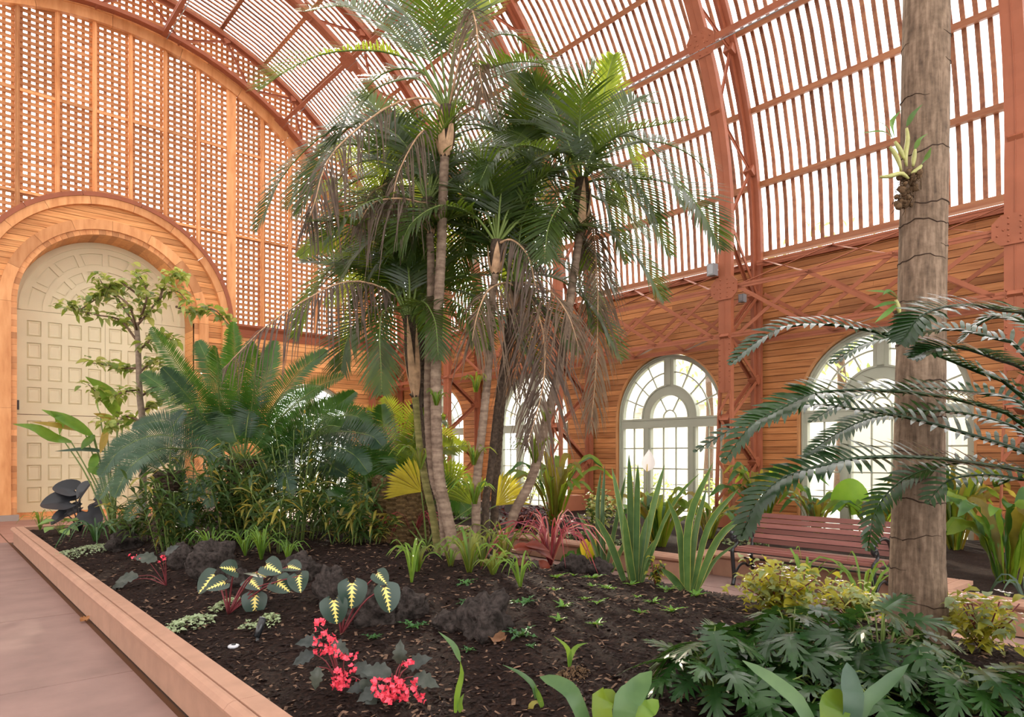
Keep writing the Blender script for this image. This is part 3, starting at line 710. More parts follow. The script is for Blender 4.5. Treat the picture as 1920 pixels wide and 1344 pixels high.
# ================================================================ plants: helpers
def plant(name, label, cat, base, group=None):
    return tag(empty(name, base), label, cat, group)
def part(mb, name, mat, root, smooth=True, stuff=False):
    l = root.location if root.parent is None else root.parent.location
    mb.v = [(x-l.x, y-l.y, z-l.z) for x, y, z in mb.v]
    o = mb.obj(name, mat, root, smooth)
    if stuff: o['kind'] = 'stuff'
    return o
def place(me, name, root, base, dirv, up, scale):      # leaf mesh: length along local +Y, face local +Z
    y = V(dirv).normalized(); z = V(up)-y*V(up).dot(y)
    z = z.normalized() if z.length > 1e-4 else y.orthogonal().normalized(); x = y.cross(z)
    sc = scale if hasattr(scale, '__len__') else (scale,)*3
    M = Matrix(((x.x*sc[0], y.x*sc[1], z.x*sc[2], 0), (x.y*sc[0], y.y*sc[1], z.y*sc[2], 0), (x.z*sc[0], y.z*sc[1], z.z*sc[2], 0), (0, 0, 0, 1)))
    l = V(base)-(root.location if root.parent is None else root.parent.location)
    M.translation = l; o = link(name, me, root); o.matrix_local = M; return o
TOCAM = -FW
def blade(mb, pts, wid, nh=None, n=8, fold=.18, prof=None, m=0, wave=0, wf=9):   # strap leaf along points
    c = catmull(pts, n); b0 = len(mb.v); vs = []
    for i, p in enumerate(c):
        t = (c[min(i+1, n-1)]-c[max(i-1, 0)]).normalized(); h = V(nh) if nh is not None else TOCAM*.6+UP*.6
        s = t.cross(h); s = s.normalized() if s.length > 1e-3 else RT; nn = s.cross(t); u = i/(n-1)
        w_ = wid*(prof(u) if prof else max(.02, (min(1, (u+.04)*6)**.5)*(1-u**3)**.9))/2
        dz = nn*(wave*w_*math.sin(wf*u*6+.5)) if wave else V((0, 0, 0))
        vs += [p-s*w_+nn*fold*w_+dz, p, p+s*w_+nn*fold*w_-dz]
    mb.add(vs, [f for i in range(n-1) for f in ((i*3, i*3+1, i*3+4, i*3+3), (i*3+1, i*3+2, i*3+5, i*3+4))], m)
    return mb
ELL = lambda u: max(.03, math.sin(PI*min(1, .04+u*.96)**.8))
def frond(root, pts, L, mat, sp=.05, wid=.026, droop=.35, lift=.25, amin=32, amax=62, nh=None, name='frond', rr=.012, bare=.12, rmat=None, jit=.1, seg=3, tipw=.25):
    ln = sum((V(b)-V(a)).length for a, b in zip(pts, pts[1:])); n = max(6, int(ln/sp)); c = catmull(pts, n+1)
    mb = MB(); mb.tube([c[i] for i in range(0, n+1, max(1, n//12))]+[c[-1]], [rr*(1-.8*i/(len(range(0, n+1, max(1, n//12))))) for i in range(len(range(0, n+1, max(1, n//12)))+1)], 5, 1)
    for i in range(n+1):
        u = i/n
        if u < bare: continue
        t = (c[min(i+1, n)]-c[max(i-1, 0)]).normalized(); h = V(nh) if nh is not None else UP*.8+TOCAM*.5
        s = t.cross(h); s = s.normalized() if s.length > 1e-3 else RT; nn = s.cross(t)
        q = (u-bare)/(1-bare); l = L*(.45+.55*min(1, q*5))*(1-q**2.2)**.6*(1+rnd(-jit, jit)) + L*.12; a = math.radians(amax+(amin-amax)*q)
        for sd in (-1, 1):
            aa = a+rnd(-jit, jit)*.7; d = t*math.cos(aa)+s*sd*math.sin(aa)+nn*(lift+rnd(-jit, jit)); d.normalize(); sv = d.cross(nn); sv = sv.normalized() if sv.length > .01 else t
            dr = droop*(1+rnd(-.3, .3)); vs = []
            for k in range(seg+1):
                v = k/seg; p = c[i]+d*l*v-UP*(dr*l*v*v); ww = wid*(.55+.9*v if v < .4 else (1-v)*1.35+tipw*(1-v)+.06)/2
                vs += [p-sv*ww, p+sv*ww]
            mb.add(vs, [(k*2, k*2+1, k*2+3, k*2+2) for k in range(seg)], 0)
    return part(mb, name, [mat, rmat or mat], root)
def ringed(root, pts, r0, r1, mat, ring=.07, n=11, name='trunk', amp=.06):
    ln = sum((V(b)-V(a)).length for a, b in zip(pts, pts[1:])); k = max(8, int(ln/ring)*3); c = catmull(pts, k+1); rad = []
    for i in range(k+1):
        u = i/k; r = r0+(r1-r0)*u; rad.append(r*(1+(amp if i % 3 == 0 else (-amp*.6 if i % 3 == 1 else 0))*rnd(.5, 1.3)))
    mb = MB(); mb.tube(c, rad, n); return part(mb, name, mat, root)
def barkmat(name, c0, c1, c2, zs=22, hs=4):
    m, nt, bs = newmat(name); g = noise_node(nt, 1, 5, 'pos', (hs, hs, zs)); h = noise_node(nt, 26, 4)
    c = mixc(nt, .3, ramp(nt, g, [(.3, c0), (.5, c1), (.7, c2)]), ramp(nt, h, [(.3, c0), (.7, c2)])); nt.links.new(c, bs.inputs['Base Color'])
    bs.inputs['Roughness'].default_value = .85; bs.inputs['Specular IOR Level'].default_value = .2; bump(nt, bs, h, .5, .01); return m
TRUNK = barkmat('grey_brown_palm_bark', (.075, .048, .034), (.18, .125, .09), (.30, .225, .165))
TRUNKG = barkmat('green_cane_bark', (.07, .07, .02), (.15, .14, .045), (.26, .22, .09))
TRUNKB = barkmat('big_palm_bark', (.05, .033, .022), (.14, .095, .062), (.26, .185, .13), 5, 38)
SHAG = barkmat('dark_shaggy_trunk', (.02, .014, .01), (.05, .035, .025), (.11, .075, .05), 30, 30)
SHEATH = plain('dry_leaf_sheath', (.42, .27, .16), .7, .2, .35, 14)
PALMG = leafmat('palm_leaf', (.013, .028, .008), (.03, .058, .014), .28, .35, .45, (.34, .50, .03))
PALMY = leafmat('yellow_palm_leaf_painted_backlight', (.05, .10, .012), (.12, .19, .02), .58, .4, .35, (.60, .72, .05))  # brighter, yellower palm leaf; back light put into its colours
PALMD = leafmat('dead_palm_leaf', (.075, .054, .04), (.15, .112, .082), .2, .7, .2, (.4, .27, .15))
CYC = leafmat('cycad_leaf', (.014, .055, .008), (.035, .105, .015), .25, .35, .5, (.22, .42, .04))
CYCB = leafmat('blue_green_cycad_leaf', (.022, .055, .034), (.05, .095, .06), .2, .4, .45, (.18, .3, .1))
CYCD = leafmat('glossy_dark_cycad_leaf', (.006, .022, .005), (.014, .042, .009), .12, .2, .5, (.1, .2, .03))
YEL = leafmat('golden_fan_leaf', (.30, .26, .02), (.50, .42, .04), .5, .45, .3, (.85, .75, .06))
STEMG = plain('green_stem', (.12, .17, .04), .5, .3)
STEMB = plain('brown_stem', (.13, .08, .05), .7, .2, .3, 20)
STEMR = plain('red_stem', (.16, .03, .035), .5, .3)
# ================================================================ palm cluster in the middle of the mound
random.seed(21)
def px_path(lst, d): return [P(x, y, d+(z[0] if z else 0)) for x, y, *z in lst]
def palm(label, d, base, trunk, shaft, fronds, r=(.066, .055), tm=TRUNK, sheaths=5, extra=8, bare=.18, grp='slender ringed palms of the cluster'):
    g, gd = ground(*base)
    if gd > d+.3 or gd < d-.9: q = P(base[0], 900, d); g = V((q.x, q.y, soil_z(q.x, q.y)))
    root = plant('feather_palm', label, 'palm', g, grp)
    r = (r[0]*.82, r[1]*.82); pts = [g-V((0, 0, .05))]+px_path(trunk, d); ringed(root, pts, r[0]*1.1, r[1], tm)
    s = px_path(shaft, d); mb = MB(); c = catmull(s, 8); mb.tube(c, [r[1]*(1.05+1.0*math.sin(PI*.8*i/7)) for i in range(8)], 10); part(mb, 'crownshaft', SHAG, root)
    ax = (s[-1]-s[0]); 
    for k in range(sheaths):
        a = 2*PI*k/sheaths+rnd(0, 1); o = (RT*math.cos(a)+TOCAM*math.sin(a))*r[1]*2.1
        mb = MB(); blade(mb, [s[0]+o*.5, s[0]+ax*.35+o*1.15, s[0]+ax*rnd(.7, 1.0)+o*1.25], .095, o, 7, -.5); part(mb, 'dry_sheath', SHEATH, root)
    for m, L, lst in fronds:
        ps = [s[-1]-ax*.12]+px_path(lst, d)
        dead = m is PALMD
        frond(root, ps, L, m, sp=.034, wid=.030 if not dead else .022, droop=.16 if not dead else 1.15, lift=.28 if not dead else -.05, bare=bare, rr=.016, rmat=STEMG if not dead else SHEATH, jit=.07 if not dead else .3)
    for k in range(extra):                             # the rest of the crown, round the back
        a = 2*PI*(k+rnd(-.3, .3))/extra; o = V((math.cos(a), math.sin(a), 0)); o = o+FW*.55*(o.dot(TOCAM) > .2)*o.dot(TOCAM)*2.2; b = s[-1]-ax*.1; l = rnd(.85, 1.25); h = rnd(-.1, .9)
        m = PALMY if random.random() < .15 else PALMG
        frond(root, [b, b+o*.3*l+UP*(.35+.4*h)*l, b+o*.85*l+UP*(.35+.75*h)*l, b+o*1.35*l+UP*(.05+.65*h)*l, b+o*1.65*l+UP*(-.35+.4*h)*l], .46, m, sp=.036, wid=.028, droop=.2 if m is not PALMD else 1.1, lift=.25, bare=bare, rr=.014, rmat=STEMG, jit=.08)
    return root
G, Y_, D_ = PALMG, PALMY, PALMD
palm('tallest ringed palm of the cluster, its crown against the vault', 7.3, (857, 1048),
  [(838, 965), (822, 880), (817, 720), (821, 600), (827, 470), (832, 330), (834, 296)], [(834, 296), (836, 240), (839, 200)],
  [(D_, .42, [(800, 184), (735, 196, -.2), (660, 250, -.4), (612, 305, -.5), (590, 380, -.5), (575, 420, -.5)]),
   (Y_, .48, [(790, 130), (720, 97, -.2), (620, 98, -.6), (545, 128, -.9), (492, 165, -1)]),
   (G, .5, [(790, 120), (730, 55, .3), (650, 12, .6), (570, 22, .9)]), (G, .5, [(805, 110), (765, 30, .5), (700, -30, 1)]), (G, .5, [(826, 90), (806, 0, -.4), (770, -70, -.7)]),
   (G, .5, [(850, 100), (872, 10, .3), (900, -50, .5)]), (D_, .4, [(862, 110), (880, 20, -.2), (893, 50, -.3), (898, 120, -.3), (905, 175, -.3)]),
   (G, .5, [(880, 150), (940, 120, -.3), (1000, 116, -.6), (1062, 132, -.8)]), (G, .46, [(792, 152, .4), (750, 150, .8), (700, 170, 1.1), (668, 215, 1.2)]),
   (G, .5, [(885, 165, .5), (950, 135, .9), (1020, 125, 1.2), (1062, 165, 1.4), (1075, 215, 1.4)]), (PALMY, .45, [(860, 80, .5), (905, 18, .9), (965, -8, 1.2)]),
   (G, .45, [(800, 195, .6), (750, 225, 1.1), (700, 290, 1.3)]), (D_, .4, [(812, 230, -.1), (780, 260, -.2), (745, 330, -.2), (735, 395, -.2)])], (.072, .058), extra=2, bare=.32)
palm('ringed palm standing tight against the tallest one, on its left', 7.45, (838, 1000),
  [(828, 950), (812, 890), (803, 780), (804, 650), (808, 520), (806, 440)], [(806, 440), (804, 400), (802, 372)],
  [(G, .5, [(770, 330), (720, 300, .3), (660, 310, .5), (625, 350, .6)]), (G, .5, [(765, 370), (710, 372, -.3), (655, 400, -.6), (610, 450, -.7)]), (G, .5, [(790, 300), (755, 240, .4), (705, 215, .7)]), (G, .48, [(815, 300), (830, 240, -.3), (870, 200, -.5)]),
   (G, .5, [(830, 350), (880, 320, .4), (935, 330, .7), (970, 370, .8)]), (D_, .42, [(790, 380, -.2), (750, 372, -.4), (700, 380, -.5), (672, 420, -.5)]), (G, .45, [(780, 400), (735, 440, .4), (700, 500, .5)]), (G, .45, [(825, 400, .3), (860, 420, .6), (890, 470, .7)])], (.058, .05))
palm('palm with a green cane trunk and shaggy crownshaft, left of the cluster', 7.7, (822, 1015),
  [(812, 970), (797, 900), (786, 830), (779, 745)], [(779, 745), (772, 670), (768, 592)],
  [(D_, .42, [(742, 556), (690, 530, -.3), (640, 530, -.6), (585, 555, -.8), (500, 610, -1), (420, 690, -1.1)]), (G, .42, [(745, 580), (718, 585, -.4), (712, 630, -.6), (714, 680, -.6), (716, 735, -.6)]),
   (G, .52, [(745, 500), (700, 440, -.3), (645, 417, -.7), (578, 415, -1)]), (G, .5, [(735, 540), (700, 508, .2), (640, 494, .4), (566, 492, .5)]), (G, .5, [(765, 500), (745, 425, .4), (700, 375, .8)]), (G, .5, [(790, 490), (830, 420, -.3), (880, 400, -.5)]),
   (G, .46, [(800, 560), (840, 560, -.3), (880, 590, -.5), (905, 650, -.5)]), (G, .45, [(735, 570), (680, 590, -.2), (650, 640, -.3), (640, 690, -.3)]), (G, .4, [(790, 565, -.3), (815, 600, -.5), (822, 670, -.6)])], (.05, .045), TRUNKG)
palm('thin ringed palm behind the front bromeliads', 7.35, (892, 1012),
  [(893, 940), (896, 880), (907, 780), (917, 675), (923, 560), (929, 515)], [(929, 515), (931, 480), (932, 450)],
  [(G, .5, [(928, 380), (910, 315, -.3), (872, 265, -.5)]), (G, .5, [(960, 380), (1005, 330, .3), (1060, 320, .5)]), (G, .5, [(890, 405), (830, 385, -.3), (775, 415, -.5), (750, 465, -.5)]), (G, .5, [(985, 405), (1040, 400, .3), (1082, 445, .5), (1095, 500, .5)]),
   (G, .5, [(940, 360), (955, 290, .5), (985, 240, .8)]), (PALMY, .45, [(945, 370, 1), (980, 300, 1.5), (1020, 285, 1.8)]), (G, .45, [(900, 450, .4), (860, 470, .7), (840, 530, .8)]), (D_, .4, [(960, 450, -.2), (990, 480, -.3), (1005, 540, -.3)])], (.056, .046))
palm('mossy thin palm hung with brown dead fronds', 7.55, (908, 1008),
  [(911, 940), (919, 890), (931, 780), (942, 698), (951, 645), (960, 580)], [(960, 580), (963, 555), (966, 530)],
  [(D_, .5, [(985, 545), (1010, 590, -.3), (1022, 660, -.4), (1015, 740, -.4), (990, 830, -.4)]), (D_, .46, [(985, 530), (1030, 545, -.3), (1065, 590, -.5), (1085, 650, -.5)]), (G, .46, [(1000, 515), (1060, 530, .2), (1120, 590, .3), (1165, 670, .3)]),
   (D_, .45, [(945, 530, -.2), (915, 545, -.4), (895, 590, -.5), (885, 640, -.5)]), (G, .5, [(995, 470), (1040, 432, .3), (1090, 430, .5)]), (G, .5, [(975, 440), (992, 365, -.2), (1030, 320, -.4)]), (G, .5, [(935, 470), (890, 440, .3), (850, 470, .5)]),
   (D_, .44, [(975, 545, .2), (985, 590, .3), (975, 660, .3), (960, 720, .3)])], (.05, .042), SHAG, 3)
palm('leaning ringed palm on the right of the cluster', 7.6, (945, 1012),
  [(962, 968), (997, 896), (1022, 798), (1043, 715), (1060, 631), (1071, 548), (1084, 460), (1088, 430)], [(1088, 430), (1090, 380), (1091, 335)],
  [(G, .46, [(1108, 322), (1140, 312, -.2), (1175, 325, -.4), (1210, 365, -.5), (1232, 415, -.5)]), (G, .5, [(1130, 335), (1215, 335, -.3), (1278, 353, -.6), (1318, 400, -.8), (1350, 465, -.9)]), (G, .5, [(1110, 285), (1148, 226, .3), (1185, 190, .5), (1235, 195, .7)]),
   (G, .5, [(1115, 290), (1160, 252, -.3), (1225, 236, -.6), (1295, 224, -.9)]), (G, .5, [(1120, 300), (1180, 268, .3), (1245, 268, .6), (1300, 295, .8), (1328, 330, .9)]), (G, .5, [(1062, 260), (1030, 190, .3), (975, 140, .6)]), (G, .5, [(1050, 300), (990, 272, -.3), (930, 290, -.6), (900, 340, -.7)]),
   (G, .5, [(1086, 250), (1092, 180, -.3), (1115, 120, -.5)]), (G, .48, [(1045, 330), (985, 345, .4), (945, 400, .6)]), (G, .45, [(1115, 370, .4), (1170, 395, .7), (1215, 450, .8)]), (D_, .36, [(1108, 400, .2), (1116, 470, .2), (1121, 560, .2), (1118, 680, .2), (1108, 800, .2)]),
   (PALMY, .45, [(1125, 230, .8), (1135, 160, 1.2), (1150, 105, 1.4)]), (G, .45, [(1060, 370, -.3), (1030, 420, -.5), (1020, 490, -.6)])], (.062, .052), extra=4)
palm('darker palm behind the cluster, crown between the two tall ones', 8.5, (925, 1004),
  [(930, 900), (945, 700), (965, 500), (985, 380)], [(985, 380), (986, 345), (987, 310)],
  [(G, .55, [(950, 260), (900, 225, .2), (850, 240, .3), (815, 290, .3)]), (G, .55, [(960, 300), (905, 290, -.2), (860, 330, -.3), (835, 390, -.3)]), (G, .55, [(985, 240), (975, 170, .3), (940, 120, .5)]), (G, .55, [(1010, 250), (1050, 200, .3), (1100, 190, .5)]), (G, .55, [(1025, 290), (1085, 280, .2), (1130, 320, .3), (1150, 380, .3)]), (G, .5, [(1010, 330), (1045, 370, -.3), (1055, 440, -.4)]), (G, .5, [(960, 340), (925, 390, -.2), (915, 460, -.3)]), (G, .5, [(940, 320), (890, 350, .4), (860, 420, .5)]), (G, .5, [(1000, 250), (1010, 190, -.4), (1000, 140, -.6)])], (.06, .05), SHAG, 3, extra=7)
palm('darker palm behind the cluster on the side of the door', 8.7, (815, 1000),
  [(805, 900), (775, 700), (745, 480), (732, 400)], [(732, 400), (729, 365), (727, 335)],
  [(G, .55, [(700, 290), (655, 270, -.2), (610, 300, -.3), (590, 360, -.3)]), (G, .55, [(700, 330), (650, 350, .2), (620, 410, .3), (612, 470, .3)]), (G, .55, [(730, 270), (715, 215, .3), (680, 180, .5)]), (G, .55, [(760, 280), (800, 250, .2), (845, 275, .3)]), (G, .5, [(765, 330), (810, 340, -.2), (840, 400, -.3)]), (G, .5, [(750, 360), (780, 410, -.3), (790, 480, -.4)]), (G, .5, [(700, 360), (670, 420, -.2), (665, 490, -.3)]), (D_, .45, [(715, 350, -.3), (690, 370, -.5), (668, 430, -.6)])], (.056, .048), SHAG, 3, extra=6)
# tall shaggy cycad behind the cluster
def scaly(root, pts, r, mat, name='trunk', sc=True):
    c = catmull(pts, 26); mb = MB(); mb.tube(c, [r*(1+rnd(-.08, .08)) for _ in c], 12); t = (c[-1]-c[0]).normalized()
    for i in range(len(c)):
        for k in range(9):
            a = 2*PI*(k+.5*(i % 2))/9; o = RT*math.cos(a)+TOCAM*math.sin(a); p = c[i]+o*r*.95
            mb.bar(p, p+o*r*.22+t*r*.3, r*.45, r*.22, o)
    return part(mb, name, mat, root, False)
g = V((*P(800, 880, 9.6).xy, 0)); g.z = soil_z(g.x, g.y)
root = plant('tall_cycad', 'tall dark-trunked cycad behind the palms with back-lit yellow-green fronds', 'cycad', g)
scaly(root, [g, P(798, 780, 9.5), P(792, 640, 9.4), P(788, 520, 9.4)], .17, SHAG)
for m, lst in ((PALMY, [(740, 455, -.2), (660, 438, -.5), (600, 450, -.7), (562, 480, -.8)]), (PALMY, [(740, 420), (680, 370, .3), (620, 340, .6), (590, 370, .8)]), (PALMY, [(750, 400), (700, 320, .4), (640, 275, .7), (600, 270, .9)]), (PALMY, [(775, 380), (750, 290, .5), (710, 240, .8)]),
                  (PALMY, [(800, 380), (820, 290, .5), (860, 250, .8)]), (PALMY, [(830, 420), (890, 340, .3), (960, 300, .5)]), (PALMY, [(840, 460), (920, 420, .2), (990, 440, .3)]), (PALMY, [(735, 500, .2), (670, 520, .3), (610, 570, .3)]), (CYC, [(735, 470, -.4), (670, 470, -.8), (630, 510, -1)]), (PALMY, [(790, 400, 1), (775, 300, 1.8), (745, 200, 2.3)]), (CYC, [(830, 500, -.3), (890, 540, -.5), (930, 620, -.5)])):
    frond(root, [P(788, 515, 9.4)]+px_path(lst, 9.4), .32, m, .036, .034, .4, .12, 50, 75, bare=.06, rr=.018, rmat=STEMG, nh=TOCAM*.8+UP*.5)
# ================================================================ cycads and the big ringed palm
random.seed(33)
def cycad(name, label, base, crown, d, fronds, L, mat, wid=.016, sp=.022, trunk=.16, rmat=STEMG, droop=.1, lift=.3, tmat=SHAG, seg=2):
    g, _ = ground(*base); g = V((*P(crown[0], crown[1], d).xy, 0)); g.z = soil_z(g.x, g.y)
    root = plant(name, label, 'cycad', g); c = P(*crown, d); scaly(root, [g, g.lerp(c, .5), c], trunk, tmat)
    for lst in fronds:
        m = mat
        if lst and not isinstance(lst[0], tuple): m = lst[0]; lst = lst[1:]
        frond(root, [c]+px_path(lst, d), L, m, sp, wid, droop, lift, 55, 78, bare=.14, rr=.013, rmat=rmat, jit=.06, seg=seg, tipw=.5, nh=TOCAM*.9+UP*.45)
    return root
cycad('sago_cycad', 'large bushy cycad with upright green fronds before the cream door', (455, 985), (455, 868), 9.4,
  [[(450, 760), (442, 680, -.2), (438, 605, -.3)], [(425, 770), (395, 690, .2), (372, 640, .4)], [(480, 770), (505, 690, .3), (515, 640, .5)], [(500, 780), (560, 700, .1), (612, 658, .2)], [(520, 790), (590, 730, -.3), (645, 705, -.6)],
   [(530, 810), (600, 765, .4), (655, 752, .7)], [(540, 825), (620, 785, -.3), (668, 780, -.5), (690, 805, -.6)], [CYCB, (540, 835), (620, 810, -.6), (690, 815, -1), (715, 835, -1.1)], [CYCB, (540, 850), (610, 835, -.7), (660, 850, -1), (690, 885, -1.1)],
   [(400, 790), (350, 710, -.2), (285, 615, -.4)], [CYCB, (395, 800), (350, 740, -.6), (305, 690, -.9)], [CYCB, (470, 760), (500, 690, .8), (510, 650, 1.1)], [(385, 800), (310, 730, .4), (268, 700, .6)], [CYCB, (380, 815), (310, 790, .2), (250, 800, .3)],
   [CYCB, (380, 835), (300, 815, -.4), (230, 840, -.7), (190, 890, -.8)], [CYCB, (390, 850), (310, 840, -.8), (250, 870, -1.2), (215, 930, -1.3)], [(470, 780), (478, 700, -.4), (470, 640, -.6)], [(415, 780), (410, 700, -.5), (405, 650, -.8)], [CYCB, (420, 880), (380, 890, -.7), (360, 940, -1)], [CYCB, (500, 870), (530, 880, -.8), (545, 930, -1.1)],
   [(510, 800), (560, 750, .8), (600, 730, 1.2)], [(435, 790), (430, 720, .5), (425, 650, .8)], [(545, 815), (625, 765, .2), (665, 735, .4)], [(550, 840), (630, 800, .5), (690, 790, .8)], [CYCB, (535, 870), (600, 865, -.4), (650, 890, -.6)], [(560, 830), (610, 800, -1), (640, 800, -1.3)]], .25, CYC, .021, .021)
cycad('low_cycad', 'low grey-green cycad with drooping fronds in front of the paddle-leaved plant', (320, 1000), (318, 890), 9.0,
  [[CYCB, (280, 845), (230, 850, -.2), (185, 890, -.3)], [CYCB, (270, 870), (215, 890, -.4), (185, 935, -.6)], [CYCB, (290, 850), (255, 825, .3), (210, 830, .5)], [CYCB, (300, 910), (270, 930, -.5), (240, 975, -.7)], [CYCB, (340, 850), (380, 840, -.2), (420, 870, -.3)], [CYCB, (350, 880), (385, 900, -.5), (395, 950, -.6)], [CYCB, (320, 840), (325, 800, .3), (345, 770, .5)], [CYCB, (330, 920), (345, 945, -.5), (352, 985, -.6)]], .21, CYCB, .017, .02)
cycad('stout_cycad', 'stout cycad with a knobbly brown trunk and green fronds left of the palm cluster', (745, 1010), (752, 905), 8.9,
  [[(700, 870), (660, 860, .2), (620, 890, .3)], [(690, 900), (650, 930, -.3), (600, 940, -.4)], [(720, 860), (690, 810, .2), (680, 790, .3)], [PALMY, (790, 860), (830, 840, .3), (875, 835, .5)], [PALMY, (770, 850), (780, 800, .3), (800, 770, .4)], [(700, 930), (670, 950, -.5), (640, 990, -.6)], [PALMY, (800, 880), (850, 890, .2), (890, 930, .3)], [(740, 850), (720, 800, .6), (715, 760, .8)], [(800, 910), (850, 930, -.2), (880, 960, -.2)], [PALMY, (780, 840), (810, 790, 1), (835, 790, 1.3)]], .27, CYC, .026, .027, .30, tmat=barkmat('knobbly_brown_trunk', (.05, .03, .015), (.12, .075, .035), (.24, .16, .07), 20, 20))
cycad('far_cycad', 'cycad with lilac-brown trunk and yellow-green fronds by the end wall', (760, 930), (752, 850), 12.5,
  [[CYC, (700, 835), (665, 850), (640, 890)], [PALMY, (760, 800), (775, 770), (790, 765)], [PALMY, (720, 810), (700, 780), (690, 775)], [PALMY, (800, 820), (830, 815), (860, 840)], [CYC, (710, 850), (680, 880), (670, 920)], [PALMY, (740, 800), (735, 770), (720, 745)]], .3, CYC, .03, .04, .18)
# foreground cycad with broad glossy leaflets, its crown just outside the frame
d = 3.1; c = P(2030, 900, d); g = V((c.x, c.y, soil_z(c.x, c.y))); root = plant('glossy_cycad', 'cycad with dark glossy broad leaflets arching in from the right edge', 'cycad', g)
scaly(root, [g, g.lerp(c, .5), c], .14, SHAG)
for lst in ([(1920, 738), (1860, 708), (1800, 682), (1747, 661, -.1), (1697, 636, -.15), (1613, 616, -.2), (1540, 607, -.2), (1470, 612, -.2), (1415, 643, -.2), (1372, 680, -.2)],
            [(1920, 792), (1847, 762, -.1), (1763, 742, -.2), (1647, 731, -.3), (1547, 734, -.4), (1500, 748, -.4), (1447, 775, -.4), (1405, 800, -.4), (1360, 862, -.4)],
            [(1920, 848, .1), (1830, 818, .2), (1713, 785, .3), (1613, 768, .35), (1527, 758, .4), (1467, 768, .4), (1380, 800, .4), (1305, 845, .4)],
            [(1920, 882, -.1), (1813, 866, -.25), (1713, 856, -.4), (1613, 858, -.5), (1547, 871, -.5), (1470, 895, -.5), (1420, 940, -.5), (1390, 1005, -.5)],
            [(1930, 670, .2), (1847, 630, .3), (1780, 617, .4), (1700, 628, .45), (1620, 645, .5), (1560, 680, .5)], [(1940, 620, -.3), (1880, 582, -.5), (1800, 572, -.6), (1730, 590, -.7), (1690, 640, -.7)],
            [(1900, 800, .6), (1760, 770, .8), (1640, 782, .9), (1570, 812, .9), (1512, 852, .9)], [(1900, 880, .5), (1790, 868, .8), (1700, 895, .9), (1645, 950, .9), (1627, 1028, .9)], [(1960, 640, .5), (1900, 600, .8), (1850, 600, .9), (1800, 640, 1)], [(1920, 760, .4), (1820, 735, .6), (1700, 728, .7), (1600, 745, .8), (1520, 790, .8)], [(1930, 900, .3), (1850, 890, .4), (1780, 900, .4), (1740, 940, .4)], [(1950, 720, -.4), (1860, 670, -.6), (1780, 650, -.7), (1710, 670, -.7)], [(2100, 700), (2180, 640, .3), (2260, 700, .5)], [(2060, 640), (2090, 480), (2060, 400, -.2)], [(2120, 760, .5), (2200, 760, 1), (2260, 860, 1.3)], [(2060, 700, .6), (2080, 600, 1.2), (2060, 560, 1.6)], [(2100, 800, -.5), (2200, 760, -.9), (2300, 820, -1.1)]):
    frond(root, [c]+px_path(lst, d), .15, CYCD, .040, .026, .25, .36, 50, 76, bare=.10, rr=.012, rmat=CYCD, jit=.07, seg=3, tipw=.8, nh=UP*.92+TOCAM*.42)
# big ringed palm on the right
g, gd = ground(1722, 1205); d = gd; root = plant('ringed_palm', 'thick grey ringed palm trunk rising past the bench with orchids on it', 'palm', g)
cl = [(1722, 1215, 112), (1721, 1150, 100), (1720, 1050, 92), (1722, 940, 88), (1724, 800, 84), (1727, 640, 82), (1730, 480, 80), (1733, 330, 79), (1735, 160, 80), (1737, 0, 78), (1738, -180, 74), (1740, -420, 70)]
ps = catmull([P(x, y, d) for x, y, w_ in cl], 150); ws = np.interp(np.linspace(0, 1, 150), np.linspace(0, 1, len(cl)), [w_*d/1280/2 for _, _, w_ in cl]); mb = MB()
mb.tube(ps, [w_*(1+.016*mnoise.noise(V((i*.9, 0, 0)))+.012*mnoise.noise(V((i*.25, 4, 0)))) for i, w_ in enumerate(ws)], 28); part(mb, 'trunk', TRUNKB, root)
scar = plain('dark_leaf_scar', (.05, .033, .024), .9, .1)
i = 4
while i < 148:
    k = []; off = rnd(0, 6); a0 = rnd(0, 2*PI); sp_ = rnd(2.2, 5.6); m_ = 22
    for j in range(m_+1):
        a = a0+sp_*j/m_; r = ws[i]*1.008; k.append(ps[i]+RT*math.cos(a)*r+TOCAM*math.sin(a)*r+UP*(.02*math.sin(a+off)+.008*math.sin(4*a+off)+.005*math.sin(11*a)))
    mb = MB(); mb.tube(k, [.0042*math.sin(PI*min(.97, max(.03, j/m_)))**.6 for j in range(m_+1)], 4); part(mb, 'leaf_scar', scar, root); i += random.choice((2, 4, 5, 6, 8))
cr = ps[-1]
for k in range(9):
    a = 2*PI*k/9+.3; o = V((math.cos(a), math.sin(a), 0)); frond(root, [cr, cr+o*.7+UP*.9, cr+o*1.7+UP*1.1, cr+o*2.5+UP*.5], .5, PALMG, .07, .035, .4, .2, rr=.02)
def trunkpt(px, py, out=0): return P(px, py, d-out)
